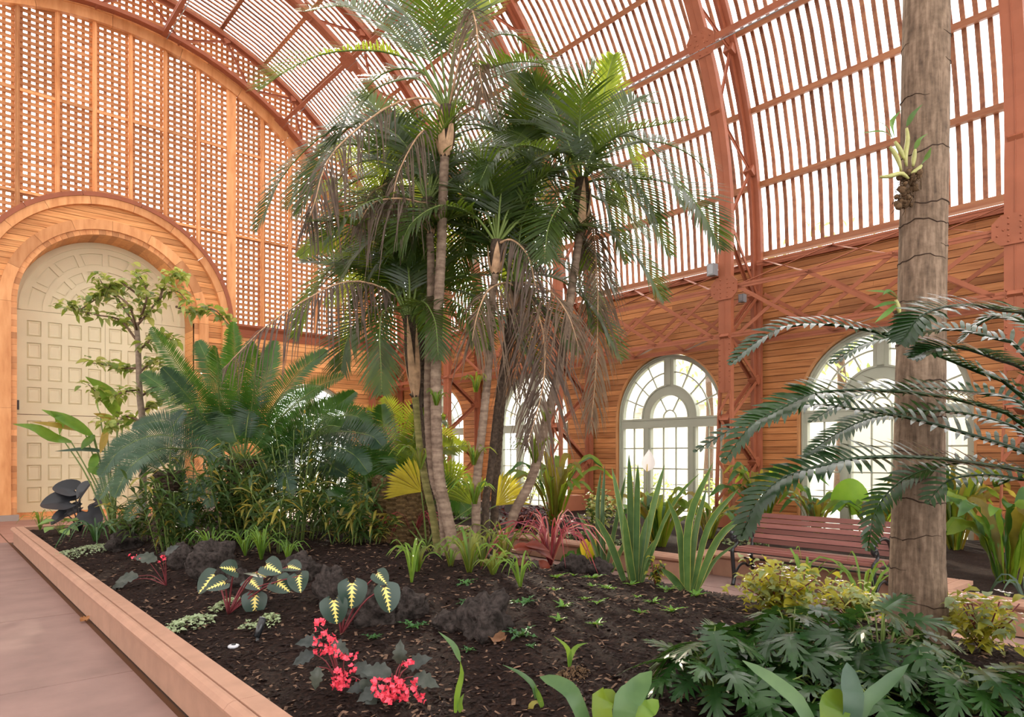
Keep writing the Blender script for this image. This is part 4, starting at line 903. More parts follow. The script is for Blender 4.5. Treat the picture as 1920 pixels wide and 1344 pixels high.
# orchids on the trunk
MOSS = plain('brown_moss_roots', (.09, .055, .03), .95, .1, .6, 40); ORCH = leafmat('orchid_leaf', (.05, .12, .03), (.10, .20, .05), .2, .35, .45); BULB = plain('yellow_green_pseudobulb', (.30, .30, .10), .5, .4, .2, 20)
def orchid(label, c, leaves, bulbs, moss):
    root = plant('orchid', label, 'orchid', P(*c, d-.17), 'orchids on the ringed palm trunk')
    for lst in leaves: mb = MB(); blade(mb, [P(x, y, d-.18-.03*i) for i, (x, y) in enumerate(lst)], .032, None, 8, .2, ELL); part(mb, 'leaf', ORCH, root)
    for lst in bulbs: mb = MB(); mb.tube(catmull([P(x, y, d-.18) for x, y in lst], 8), [.006, .009, .012, .013, .013, .012, .010, .007], 8); part(mb, 'pseudobulb', BULB, root)
    mb = MB()
    for x, y, r in moss:
        for _ in range(14): mb.blob(P(x+rnd(-r, r), y+rnd(-r, r), d-.15+rnd(-.03, .03)), rnd(.008, .024), 6, 4, jit=.5, seed=rnd(0, 9))
        for _ in range(16):
            p = P(x+rnd(-r, r), y+rnd(-r, r), d-.16); mb.tube([p, p+V((rnd(-.03, .03), rnd(-.03, .03), rnd(-.05, .03))), p+V((rnd(-.04, .04), rnd(-.04, .04), rnd(-.09, .05)))], .0022, 4)
    part(mb, 'root_mass', MOSS, root, True, True)
orchid('orchid with long leaves and mossy roots high on the ringed palm', (1700, 300), [[(1677, 258), (1672, 230), (1690, 206)], [(1676, 262), (1655, 247), (1610, 250)], [(1674, 262), (1660, 236), (1640, 226)], [(1700, 237), (1712, 215), (1730, 195)], [(1715, 280), (1725, 262), (1740, 250)], [(1728, 308), (1738, 295), (1746, 276)]],
  [[(1690, 320), (1684, 300), (1676, 285), (1668, 275)], [(1700, 312), (1698, 290), (1702, 262), (1700, 240)], [(1712, 312), (1714, 295), (1716, 280)], [(1704, 335), (1690, 325), (1670, 330), (1650, 332)], [(1708, 325), (1720, 318), (1728, 310)], [(1697, 300), (1688, 282), (1678, 265)]], [(1700, 345, 16), (1695, 372, 14), (1712, 330, 12)])
orchid('smaller orchid low on the ringed palm above the glossy fronds', (1684, 570), [[(1684, 560), (1660, 548), (1622, 545)], [(1684, 558), (1668, 545), (1655, 553)], [(1682, 566), (1660, 570), (1636, 578)], [(1682, 570), (1660, 590), (1640, 605)]], [[(1688, 590), (1684, 575), (1680, 562)]], [(1686, 590, 7)])
# ================================================================ leaf shapes shared by the smaller plants
random.seed(55)
def outline_leaf(name, half, mat, n=12, fold=.25, curl=.25, smooth=True, wave=0):   # half(u): half width at u along the midrib
    mb = MB(); vs = []
    for i in range(n+1):
        u = i/n; h = half(u); z = -curl*u*u; wv = wave*h*math.sin(u*22)
        vs += [(-h, u, z+fold*h+wv), (-h*.5, u, z+fold*h*.35), (0, u, z), (h*.5, u, z+fold*h*.35), (h, u, z+fold*h-wv)]
    mb.add(vs, [(i*5+k, i*5+k+1, i*5+k+6, i*5+k+5) for i in range(n) for k in range(4)]); return mb.mesh(name, mat, smooth)
def heart_leaf(name, mat, back=.28, w_=.42, curl=.3, fold=.2, n=26):              # heart / arrow shaped blade, stalk at origin
    mb = MB(); c = (0, 0, 0); rim = []
    for i in range(n):
        a = -PI/2+2*PI*i/n; b = a+PI/2                     # b = 0 at the notch behind the stalk
        f = math.sin(b/2)                                   # 0 notch .. 1 tip
        r = w_*(.35+.65*math.sin(min(PI, b if b < PI else 2*PI-b)*.75)**.8)
        x = r*1.15*math.sin(b); y = -back*math.cos(b)*(1 if math.cos(b) > 0 else 0)*1.0 + (-(math.cos(b))*.78 if math.cos(b) < 0 else 0) + (-.12 if abs(x) < .02 and math.cos(b) > 0 else 0)
        if math.cos(b) > .93: y = -.05
        rim.append((x, y, fold*abs(x)-curl*y*y*(1 if y > 0 else .4)))
    mid = [(x*.5, y*.5, z*.35-.02) for x, y, z in rim]
    mb.add([c]+mid+rim, [(0, 1+i, 1+(i+1) % n) for i in range(n)]+[(1+i, 1+n+i, 1+n+(i+1) % n, 1+(i+1) % n) for i in range(n)])
    return mb.mesh(name, mat, True)
def lobed_leaf(name, mat, lobes=7, curl=.3, seed=0):                               # deeply cut leaf
    R_ = random.Random(seed); mb = MB(); band = .09
    N = lobes*4
    for sd in (-1, 1):
        prev = None
        for k in range(lobes):
            u0 = -.05+.98*k/lobes; u1 = u0+.86/lobes; um = (u0+u1)/2; ln = .40*math.sin(PI*(.22+.74*k/lobes))*(1+R_.uniform(-.08, .08))+.04; ang = math.radians(100-75*k/(lobes-1))
            dx, dy = math.sin(ang)*ln, math.cos(ang)*ln
            z = lambda x, y: .16*abs(x)-curl*y*y-.5*x*x
            pts = [(0, u0), (sd*band, u0), (sd*(dx*.6), u0+dy*.6-.012), (sd*dx, um+dy), (sd*(dx*.62), u1+dy*.6+.015), (sd*band, u1+.01), (0, u1+.01), (sd*band, u1+.13/lobes), (0, u1+.13/lobes)]
            b = [(x, y, z(x, y)) for x, y in pts]
            mb.add(b, [(0, 1, 5, 6), (1, 2, 4, 5), (2, 3, 4), (6, 5, 7, 8)])
    mb.add([(-band, .93, -curl*.86), (band, .93, -curl*.86), (0, 1.1, -curl*1.2)], [(0, 1, 2)])
    return mb.mesh(name, mat, True)
def stalk(root, pts, r, mat, name='stalk', n=6): mb = MB(); mb.tube(catmull(pts, 8), [r*(1-.4*i/7) for i in range(8)], n); return part(mb, name, mat, root)
# leaf materials
HELI = leafmat('paddle_leaf', (.05, .13, .02), (.10, .22, .035), .4, .35, .4, (.45, .65, .05)); HELY = leafmat('torn_yellowing_leaf', (.22, .20, .03), (.35, .22, .05), .4, .5, .3, (.7, .5, .1), 20)
BLK = plain('black_taro_leaf', (.010, .011, .014), .45, .35); PHIL = leafmat('lobed_dark_leaf', (.008, .030, .007), (.020, .058, .014), .12, .3, .5, (.15, .35, .04))
BAM = leafmat('lance_leaf', (.022, .06, .016), (.06, .11, .03), .35, .4, .4); BAMY = leafmat('yellowing_lance_leaf', (.18, .19, .04), (.30, .27, .07), .35, .5, .3)
GRASS = leafmat('grass_blade', (.06, .15, .02), (.14, .25, .04), .4, .4, .35); GRASSD = leafmat('dark_strap_leaf', (.02, .07, .02), (.05, .12, .035), .25, .3, .45)
NEST = leafmat('nest_fern_leaf', (.05, .12, .012), (.14, .22, .022), .45, .35, .4, (.62, .72, .06), 5); NESTB = leafmat('brown_edged_fern_leaf', (.09, .07, .015), (.20, .17, .03), .4, .45, .3, (.6, .5, .06), 6)
SWORD = leafmat('grey_green_sword_leaf', (.035, .085, .03), (.07, .135, .05), .2, .35, .4); EDGE = leafmat('yellow_leaf_margin', (.26, .30, .08), (.36, .38, .12), .3, .4, .3)
CORD = leafmat('crimson_cordyline_leaf', (.16, .02, .035), (.34, .07, .09), .35, .35, .4, (.6, .12, .1)); BRO = leafmat('bromeliad_leaf', (.08, .13, .02), (.17, .20, .04), .35, .35, .4)
BEGY = leafmat('yellow_green_begonia_leaf', (.20, .24, .03), (.42, .38, .05), .45, .4, .35, (.8, .7, .06), 14); BEGG = leafmat('pale_begonia_leaf', (.14, .22, .09), (.30, .36, .18), .35, .4, .35, None, 14)
LAM = leafmat('silver_green_leaf', (.25, .36, .18), (.48, .56, .36), .3, .5, .3, (.5, .6, .3), 30); SEED = leafmat('seedling_leaf', (.07, .19, .03), (.15, .32, .06), .35, .4, .35)
CRINK = leafmat('crinkled_fern_leaf', (.03, .10, .035), (.07, .19, .06), .3, .35, .4); DBEG = leafmat('dark_angel_begonia_leaf', (.012, .022, .018), (.05, .06, .055), .1, .35, .5, None, 18)
PINK = plain('coral_pink_petal', (.80, .06, .10), .45, .4, .35, 40); PALEP = plain('white_flower', (.80, .74, .70), .5, .3); ELEG = leafmat('bright_elephant_ear', (.10, .25, .02), (.20, .38, .04), .5, .35, .35, (.5, .8, .06), 4)
HEARTG = leafmat('dark_heart_leaf', (.02, .08, .02), (.05, .13, .03), .25, .3, .45); YLEAF = leafmat('fallen_yellow_leaf', (.55, .38, .02), (.70, .5, .04), .4, .5, .3); RUSTL = leafmat('rusty_red_leaf', (.10, .02, .015), (.20, .05, .03), .2, .35, .4); PURP = leafmat('purple_black_leaf', (.022, .008, .016), (.06, .022, .04), .15, .4, .4)
VARI = leafmat('cream_edged_leaf', (.12, .19, .07), (.50, .50, .26), .3, .4, .3, None, 26); BRWN = leafmat('dry_brown_leaf', (.20, .10, .05), (.36, .20, .11), .2, .7, .2, None, 20)
def taro_mat():
    m, nt, bs = newmat('variegated_taro_leaf'); tc = nt.nodes.new('ShaderNodeTexCoord'); sp = nt.nodes.new('ShaderNodeSeparateXYZ'); nt.links.new(tc.outputs['Object'], sp.inputs[0])
    def mth(op, a, b=None):
        n_ = nt.nodes.new('ShaderNodeMath'); n_.operation = op
        for i, x in enumerate((a, b)):
            if x is None: continue
            if hasattr(x, 'links'): nt.links.new(x, n_.inputs[i])
            else: n_.inputs[i].default_value = x
        return n_.outputs[0]
    ax = mth('ABSOLUTE', sp.outputs[0]); rib = mth('MULTIPLY', mth('PINGPONG', mth('SUBTRACT', mth('MULTIPLY', sp.outputs[1], 7.0), mth('MULTIPLY', ax, 5.0)), .5), 2.0)
    wd = mth('ADD', mth('MULTIPLY', mth('POWER', rib, 2.0), .17), .035); taper = mth('SUBTRACT', 1.0, mth('MULTIPLY', mth('ABSOLUTE', mth('SUBTRACT', sp.outputs[1], .12)), 1.15))
    f = mth('LESS_THAN', ax, mth('MULTIPLY', wd, taper)); c = mixc(nt, f, (.012, .035, .022), (.72, .60, .16)); nt.links.new(c, bs.inputs['Base Color']); bs.inputs['Roughness'].default_value = .4; return m
TARO = taro_mat()

# ---------------------------------------------------------------- left side of the bed
# paddle-leaved plant before the door
g, _ = ground(214, 985); d = 10.6; g = V((*P(214, 900, d).xy, 0)); g.z = soil_z(g.x, g.y); root = plant('paddle_plant', 'tall paddle-leaved plant with torn green leaves before the cream door', 'plant', g)
for m, wpx, lst in ((HELI, 30, [(220, 782), (208, 748), (186, 725), (160, 706)]), (HELI, 24, [(174, 818), (126, 788), (78, 768)]), (HELI, 24, [(134, 829), (100, 822), (66, 803), (24, 795)]), (HELY, 16, [(158, 808), (112, 799), (60, 791)]), (HELY, 20, [(221, 798), (200, 784), (175, 775)]),
                    (CYCB, 12, [(196, 847), (156, 843), (103, 846)]), (HELI, 20, [(167, 876), (180, 882), (197, 897)]), (HELI, 22, [(176, 815), (165, 830), (152, 842)]), (HELI, 20, [(178, 850), (176, 872), (168, 880)]), (HELI, 10, [(187, 772), (184, 758), (185, 746)]), (GRASS, 22, [(112, 815), (115, 790), (95, 770)]), (HELY, 16, [(200, 800), (195, 830), (188, 850)]), (HELI, 18, [(230, 800), (250, 790), (262, 770)])):
    b0 = P(*lst[0], d); mb = MB(); blade(mb, [P(x, y, d-.1*i) for i, (x, y) in enumerate(lst)], wpx*d/1280, None, 9, .25, ELL, wave=.12); part(mb, 'leaf_blade', m, root)
    stalk(root, [g+V((rnd(-.06, .06), rnd(-.06, .06), 0)), g.lerp(b0, .5)+V((0, 0, .12)), b0], .014, STEMG)
# black taro
heartB = heart_leaf('heart_blade', BLK, .3, .42); g, _ = ground(150, 992); d = 11.3; g = V((*P(150, 960, d).xy, 0)); g.z = soil_z(g.x, g.y); root = plant('black_taro', 'black-leaved taro at the far end of the kerb', 'plant', g)
for x, y, s, dx, dz in ((128, 940, 60, -1, .1), (138, 918, 46, -1, .35), (150, 930, 44, .6, .9), (146, 952, 36, -.6, -.3), (165, 960, 44, .7, -.5), (118, 965, 34, -.8, -.5), (180, 940, 44, 1, .2)):
    b0 = P(x, y, d+rnd(-.3, .3)); place(heartB, 'leaf_blade', root, b0, RT*dx+UP*dz+TOCAM*.3, UP*.8+TOCAM*.7, s*d/1280); stalk(root, [g, g.lerp(b0, .6)+V((0, 0, .08)), b0], .012, BLK)
# small tree
d = 10.2; g = V((*P(268, 960, d).xy, 0)); g.z = soil_z(g.x, g.y); root = plant('small_tree', 'small thin-trunked tree with sparse leaves before the door', 'tree', g)
tp = [g, P(268, 810, d), P(262, 740, d), P(259, 650, d), P(256, 605, d)]; mb = MB(); mb.tube(catmull(tp, 20), [.055-.022*i/19 for i in range(20)], 9); part(mb, 'trunk', plain('grey_bark', (.20, .15, .11), .8, .2, .3, 18), root)
tl = outline_leaf('leaf', lambda u: .27*math.sin(PI*u**.8)+.004, [leafmat('tree_leaf', (.07, .13, .03), (.17, .25, .06), .4, .45, .35)], 6, .2, .3)
TL2 = leafmat('pale_tree_leaf', (.16, .24, .08), (.30, .36, .16), .4, .45, .35)
for st, lst in (((257, 620), [(240, 570), (200, 550), (150, 580), (128, 572)]), ((257, 610), [(275, 590), (300, 560), (330, 545), (355, 570)]), ((258, 640), [(225, 600), (180, 590), (115, 575)]), ((262, 600), [(275, 560), (270, 530), (255, 510)]), ((300, 560), [(310, 530), (330, 512), (340, 520)]), ((257, 615), [(220, 560), (195, 548), (165, 560)]),
                ((330, 575), [(365, 585), (400, 580), (430, 610)]), ((260, 690), [(230, 690), (205, 685), (170, 680)]), ((262, 730), [(230, 735), (200, 750), (165, 720)]), ((260, 700), [(285, 680), (310, 690), (335, 715)]), ((264, 770), [(290, 760), (320, 740), (350, 745)]), ((258, 660), [(280, 640), (300, 630), (330, 640)]), ((265, 790), [(235, 780), (215, 800), (195, 790)]), ((262, 745), [(300, 720), (350, 700), (370, 720)]), ((270, 560), [(225, 530), (200, 540), (185, 520)])):
    ps = catmull([P(*st, d)]+[P(x, y, d+rnd(-.5, .5)) for x, y in lst], 12); mb = MB(); mb.tube(ps, [.02-.014*i/11 for i in range(12)], 5); br = part(mb, 'branch', STEMB, root)
    lv = MB()
    for i in range(2, 12):
        for _ in range(7):
            p = ps[i]+V((rnd(-.1, .1), rnd(-.1, .1), rnd(-.05, .07))); dv = V((rnd(-1, 1), rnd(-1, 1), rnd(-.7, .4))).normalized(); L = rnd(.09, .18)
            blade(lv, [p, p+dv*L*.5+UP*.01, p+dv*L-UP*.02], L*.55, V((rnd(-.5, .5), rnd(-.5, .5), 1)), 5, .2, ELL, 1 if random.random() < .4 else 0)
    o = part(lv, 'leaves', [tl.materials[0], TL2], br, True, True)
# lance-leaved shrubs
def lance_shrub(label, base, w_, h, ns, d=None, mats=(BAM, BAMY), L=(.14, .26), wd=.034, yel=.08, grp='lance-leaved shrubs on the mound', lean=.35, name='lance_shrub'):
    g, gd = ground(*base)
    if d: g = V((*P(base[0], 900, d).xy, 0)); g.z = soil_z(g.x, g.y); gd = d
    s = gd/1280; root = plant(name, label, 'shrub', g, grp)
    for k in range(ns):
        a = rnd(0, 2*PI); r = w_*s/2*rnd(.2, 1); top = g+V((math.cos(a)*r, math.sin(a)*r, h*s*rnd(.55, 1.05))); b0 = g+V((math.cos(a)*r*.45, math.sin(a)*r*.45, -.02))
        ps = catmull([b0, b0.lerp(top, .5)+V((0, 0, .05)), top+V((math.cos(a), math.sin(a), -.1))*lean*.2], 10); mb = MB(); mb.tube(ps, [.006]*10, 4, 2)
        for i in range(2, 10):
            for _ in range(3):
                dv = V((rnd(-1, 1), rnd(-1, 1), rnd(-.5, .6))).normalized(); l = rnd(*L); p = ps[i]
                blade(mb, [p, p+dv*l*.5+UP*.02, p+dv*l-UP*l*.16], wd*rnd(.8, 1.3), V((rnd(-.6, .6), rnd(-.6, .6), 1)), 5, .15, ELL, 1 if random.random() < yel else 0)
        part(mb, 'leafy_stem', [mats[0], mats[1], STEMG], root)
    return root
lance_shrub('dense lance-leaved shrub at the foot of the large cycad', (430, 1010), 210, 165, 24, 8.9); lance_shrub('tall twiggy lance-leaved shrub right of the large cycad', (550, 1000), 200, 225, 30, 8.8, wd=.024, L=(.1, .2))
lance_shrub('lance-leaved shrub under the grey-green fronds', (330, 1010), 170, 140, 20, 8.6, yel=.1); lance_shrub('yellowing lance-leaved shrub at the edge of the bare mulch', (650, 1010), 160, 120, 16, 8.3, yel=.25)
lance_shrub('small-leaved dark shrub behind the twiggy shrub', (620, 985), 200, 165, 26, 9.8, wd=.022, L=(.07, .14)); lance_shrub('low lance-leaved shrub beside the paddle-leaved plant', (260, 1000), 130, 90, 10, 9.3)
lance_shrub('arching lance-leaved shrub leaning over the dark rocks', (520, 1035), 130, 120, 9, 7.9, yel=.25, L=(.2, .34), wd=.036); lance_shrub('yellow-tipped lance-leaved shrub before the stout cycad', (690, 1000), 110, 70, 7, 8.3, yel=.5, wd=.036)
lance_shrub('shrub with curling pale leaves above the twiggy shrub', (480, 1000), 130, 200, 7, 8.6, yel=.3, L=(.2, .32), wd=.034)
lance_shrub('tall dark lance-leaved shrub screening the end wall window', (600, 985), 200, 230, 30, 10.0, wd=.04, L=(.14, .24), yel=.04); lance_shrub('leafy dark shrub under the big cycad crown', (470, 985), 200, 150, 24, 9.5, wd=.04, L=(.14, .26), yel=.05)
# grass and strap clumps
def clump(label, base, n, hpx, wid, mat, spread=.6, name='grass_clump', cat='grass clump', grp='strap-leaved clumps', droop=.35, d=None, z=0, prof=None, wave=0, nseg=7, cols=None):
    g, gd = ground(*base)
    if d: g = P(*base, d); gd = d
    s = gd/1280; root = plant(name, label, cat, g, grp)
    for k in range(n):
        a = 2*PI*k/n+rnd(-.5, .5); sp = spread*rnd(.25, 1); h = hpx*s*rnd(.65, 1.05); o = V((math.cos(a), math.sin(a), 0)); p0 = g+o*wid*rnd(.1, .8)
        mb = MB(); blade(mb, [p0, p0+o*h*sp*.4+UP*h*.62, p0+o*h*sp+UP*h*(1-droop*sp), p0+o*h*sp*1.5+UP*h*(1-droop*sp*2.6)], wid*rnd(.75, 1.15), o*-.3+UP*.6+TOCAM*.4, nseg, .22, prof, wave=wave); part(mb, 'leaf', (random.choice(cols) if cols else mat), root)
    return root
clump('grass clump behind the rounded boulder', (395, 1046), 22, 60, .018, GRASS); clump('grass clump left of the drooping lance leaves', (490, 1050), 24, 70, .018, GRASS); clump('grass clump by the far end of the kerb', (75, 994), 16, 44, .02, GRASS, .8)
clump('yellow-tipped grass clump right of the rounded boulder', (460, 1042), 18, 58, .018, GRASS, .8); clump('grass clump in front of the twiggy shrub', (540, 1052), 18, 48, .016, GRASS, .8); clump('dark strap-leaved clump by the white-leaved ground cover', (180, 1015), 18, 60, .035, GRASSD, 1.1, droop=.6)
clump('fresh green shoot with strap leaves on the bare mulch', (772, 1092), 6, 88, .022, GRASS, .45, 'green_shoot', 'plant', 'green shoots on the mulch', .2); clump('pale grass clump left of the dark heart leaves', (975, 1102), 14, 74, .016, GRASS, .7)
# pale hosta by the kerb, ground covers
ov = outline_leaf('oval_leaf', lambda u: .32*math.sin(PI*u**.85)+.004, [leafmat('pale_green_leaf', (.13, .26, .08), (.24, .38, .14), .35, .4, .35)], 8, .2, .35)
g, gd = ground(112, 1003); root = plant('pale_leaf_plant', 'pale green broad-leaved plant beside the kerb', 'plant', g)
for k in range(12):
    a = rnd(0, 2*PI); p = g+V((math.cos(a)*.16*rnd(.3, 1.3), math.sin(a)*.16*rnd(.3, 1.3), rnd(.08, .26))); place(ov, 'leaf', root, p, V((math.cos(a), math.sin(a), rnd(-.2, .3))), UP+TOCAM*.4, rnd(.16, .24)); stalk(root, [g, g.lerp(p, .5)+UP*.05, p], .004, STEMG)
def mat_patch(label, base, wx, wy, n, mat, L, grp=None, name='ground_cover', h=.08, cat='ground cover', mats=None):
    g, gd = ground(*base); s = gd/1280; root = plant(name, label, cat, g, grp); mb = MB()
    for _ in range(n):
        a = rnd(0, 2*PI); r = math.sqrt(random.random()); q = g+RT*math.cos(a)*r*wx*s/2+FW*math.sin(a)*r*wy/2; z = soil_z(q.x, q.y)+h*(1-r*r*.7)*rnd(.5, 1); b = rnd(0, 2*PI)
        p = V((q.x, q.y, z)); dv = V((math.cos(b), math.sin(b), rnd(-.3, .3))); l = L*rnd(.7, 1.3)
        blade(mb, [p, p+dv*l*.5+UP*.006, p+dv*l-UP*.006], l*.8, UP+V((rnd(-.5, .5), rnd(-.5, .5), 0)), 4, .15, ELL, int(random.random() < .35) if mats else 0)
    part(mb, 'leaves', mats or mat, root, True, True)
    return root
mat_patch('silvery-leaved ground cover beside the far kerb', (158, 1038), 104, .95, 420, LAM, .035, 'silvery ground covers'); mat_patch('silvery-leaved ground cover against the near kerb', (352, 1178), 86, .42, 190, LAM, .034, 'silvery ground covers'); mat_patch('small silvery plant behind the spotlight', (502, 1172), 48, .2, 80, LAM, .034, 'silvery ground covers'); mat_patch('tiny silvery plant left of the spotlight', (463, 1184), 26, .12, 34, LAM, .03, 'silvery ground covers')
mat_patch('silvery plant inside the variegated taro', (430, 1140), 70, .3, 110, LAM, .035, 'silvery ground covers')
# variegated taros
taro = heart_leaf('heart_blade', TARO, .26, .46, .35, .18)
def taro_plant(label, base, leaves):
    g, gd = ground(*base); root = plant('variegated_taro', label, 'plant', g, 'variegated taros')
    for x, y, s, dx, dz, f, *dd in leaves:
        b0 = P(x, y, gd+(dd[0] if dd else rnd(-.2, .15))); place(taro, 'leaf_blade', root, b0, RT*dx+UP*dz+TOCAM*f, TOCAM*rnd(.3, .8)+UP*rnd(.5, .9)+RT*rnd(-.4, .4), s*.82*gd/1280); stalk(root, [g, g.lerp(b0, .55)+UP*.06, b0], .008, STEMR)
taro_plant('variegated taro with many nodding yellow-veined leaves', (428, 1152), [(400, 1080, 62, -.8, -.7, .4), (482, 1072, 60, .5, .1, .6), (500, 1060, 50, .9, -.2, .5), (478, 1118, 56, .05, -1, .3), (520, 1090, 54, .8, -.3, .6), (560, 1080, 50, .2, -.6, .6), (420, 1092, 46, -.7, -.1, .6), (470, 1088, 50, .7, -.2, .7), (440, 1068, 44, -.3, .3, .6), (540, 1062, 46, .9, .1, .5)])
taro_plant('variegated taro with three large cream-veined leaves', (640, 1190), [(626, 1128, 62, .15, -1, .25, -.1), (660, 1096, 66, .1, -1, .3), (722, 1104, 66, .42, -1, .3), (708, 1076, 40, .7, -.5, .4)])
# pink begonias
bl = outline_leaf('begonia_leaf', lambda u: (.30*math.sin(PI*u**.75)+.005)*(1+.22*math.sin(u*26)), DBEG, 14, .15, .35)
def begonia(label, base, leaves, clusters, mats=PINK):
    g, gd = ground(*base); root = plant('begonia', label, 'begonia', g, 'pink-flowered begonias')
    for x, y, s, dx, dz in leaves: b0 = P(x, y, gd+rnd(-.12, .12)); place(bl, 'leaf', root, b0, RT*dx+UP*dz+TOCAM*rnd(.1, .6), UP*.7+TOCAM*.7, s*gd/1280); stalk(root, [g, g.lerp(b0, .5)+UP*.05, b0], .005, STEMR)
    for x, y, rx, ry, n in clusters:
        mb = MB(); s = gd/1280
        for _ in range(n):
            c = P(x+rnd(-rx, rx), y+rnd(-ry, ry), gd-.1+rnd(-.06, .06)); ax = V((rnd(-1, 1), rnd(-1, 1), rnd(-.5, .8))).normalized(); u = ax.orthogonal().normalized(); v = ax.cross(u)
            for k in range(4): a = PI/2*k; o = u*math.cos(a)+v*math.sin(a); l = rnd(.012, .02); blade(mb, [c, c+o*l*.6+ax*.004, c+o*l+ax*.008], l*.9, ax, 4, .2, ELL)
        part(mb, 'flower_cluster', mats, root, True, True); c = P(x, y, gd-.1); stalk(root, [g, g.lerp(c, .6)+UP*.08, c], .004, STEMR)
begonia('begonia with a big coral-pink flower head at the lower edge', (735, 1322), [(735, 1262, 56, -.8, .3), (765, 1250, 52, .6, .5), (775, 1268, 50, 1, -.1), (715, 1290, 48, -.9, -.2), (750, 1245, 44, 0, .9), (705, 1305, 46, -.6, -.8), (690, 1285, 40, -1, 0)], [(722, 1292, 26, 20, 46), (760, 1290, 22, 18, 40), (742, 1308, 26, 10, 26), (765, 1243, 10, 6, 8), (790, 1308, 6, 5, 4)])
begonia('begonia with a loose string of coral-pink flowers beside the cream-veined leaf', (640, 1300), [(620, 1205, 46, .8, -.2), (590, 1225, 44, -.8, -.2), (665, 1245, 46, .7, -.3), (598, 1250, 40, -.2, -1), (600, 1202, 42, -1, .2), (675, 1275, 36, .8, -.5)], [(600, 1175, 12, 12, 12), (610, 1208, 22, 18, 40), (650, 1228, 20, 8, 14), (648, 1270, 22, 22, 34), (632, 1282, 12, 12, 12)])
begonia('small begonia with two pink flower heads near the far rocks', (312, 1098), [(260, 1080, 40, -1, 0), (295, 1050, 40, -.7, .3), (240, 1090, 34, -1, -.3), (310, 1040, 30, .4, .4)], [(254, 1046, 11, 6, 9), (302, 1048, 8, 6, 7)])
# seedlings on the mulch
sl = outline_leaf('wavy_leaf', lambda u: (.13*math.sin(PI*u**.7)+.01)*(1+.25*math.sin(u*30)), SEED, 10, .3, .3, wave=.3); sc_ = outline_leaf('crinkled_leaf', lambda u: (.12*math.sin(PI*u**.7)+.012)*(1+.45*math.sin(u*40)), CRINK, 14, .3, .4, wave=.5)
seeds = [(775, 1178, 36, 1, 'between the drooping cream-veined leaf and the low rock'), (700, 1198, 26, 1, 'just behind the big pink flower head'), (874, 1095, 28, 1, 'in front of the bromeliads'), (872, 1132, 22, 1, 'behind the peaked boulder, left of its tip'), (985, 1132, 32, 1, 'behind the peaked boulder, right of its tip'), (975, 1192, 38, 1, 'right of the large curled brown leaf'), (995, 1214, 16, 1, 'tiny, below the one beside the curled leaf'), (878, 1222, 22, 1, 'left of the large curled brown leaf'),
 (1040, 1108, 18, 0, 'low, under the upright one by the heart leaves'), (1043, 1085, 26, 0, 'upright, nearest the dark heart leaves'), (1048, 1165, 22, 0, 'front left of the scattered group'), (1055, 1138, 24, 0, 'second row, leftmost'), (1118, 1172, 26, 0, 'front row, spreading in a star'), (1120, 1132, 22, 0, 'in the middle of the scattered group'), (1098, 1124, 18, 0, 'small, left of the middle of the group'), (1110, 1100, 14, 0, 'tiny, behind the middle of the group'), (1138, 1104, 26, 0, 'bushy, in front of the small rocks'), (1115, 1085, 30, 0, 'large, right at the small grey rocks'), (1185, 1098, 24, 0, 'at the foot of the tallest sword leaves'),
 (1200, 1150, 20, 0, 'right end of the front row'), (1195, 1120, 14, 0, 'tiny, yellowish, below the sword leaves'), (1225, 1130, 22, 0, 'below the gap between the sword plants'), (1260, 1148, 30, 0, 'outermost at the right front'), (1250, 1108, 28, 0, 'large, between the two sword plants'), (1305, 1118, 26, 0, 'wavy, at the foot of the right sword plant'), (1270, 1104, 22, 0, 'left of the foot of the right sword plant'), (1075, 1080, 14, 0, 'tiny, between the heart leaves and the rocks')]
for i, (x, y, s, cr, wh) in enumerate(seeds):
    g, gd = ground(x, y); L = s*gd/1280
    root = plant('crinkled_fern' if cr else 'seedling', ('dark crinkled fern ' if cr else 'bright green seedling ')+wh, 'seedling', g, 'crinkled ferns on the mulch' if cr else 'seedlings on the mulch')
    for k in range(7):
        a = 2*PI*k/7+rnd(-.3, .3); place(sc_ if cr else sl, 'leaf', root, g, V((math.cos(a), math.sin(a), rnd(.25, 1.0))), UP, L*rnd(.7, 1.1))
# fallen leaves
fl_ = outline_leaf('dry_leaf', lambda u: .36*math.sin(PI*u**.8)+.004, BRWN, 8, .5, -.5, wave=.3)
for x, y, s, lb in ((925, 1212, 50, 'large curled brown leaf lying on the mulch'), (150, 1170, 20, 'small dry leaf lying on the paving beside the kerb')):
    g, gd = ground(x, y); o = link('fallen_leaf', fl_, None, g+UP*.02, (rnd(-.3, .1), .3, -.9), (s*gd/1280,)*3); tag(o, lb, 'leaf')
# ================================================================ right-hand side and foreground
random.seed(77)
def blade5(mb, pts, wid, n=9, prof=None, edge=.09, nh=None):
    c = catmull(pts, n); vs = []
    for i, p in enumerate(c):
        t = (c[min(i+1, n-1)]-c[max(i-1, 0)]).normalized(); s = t.cross(V(nh) if nh is not None else TOCAM+UP*.2).normalized(); nn = s.cross(t); u = i/(n-1)
        w_ = wid*(prof(u) if prof else (.75+.25*min(1, u*3))*(1-u**4)**.8+.02)/2
        vs += [p-s*w_+nn*w_*.25, p-s*w_*(1-edge)+nn*w_*.18, p, p+s*w_*(1-edge)+nn*w_*.18, p+s*w_+nn*w_*.25]
    for i in range(n-1):
        for k in range(4): mb.f.append(tuple(len(mb.v)+q for q in (i*5+k, i*5+k+1, i*5+k+6, i*5+k+5))); mb.mi.append(1 if k in (0, 3) else 0)
    mb.v += [tuple(v) for v in vs]; return mb
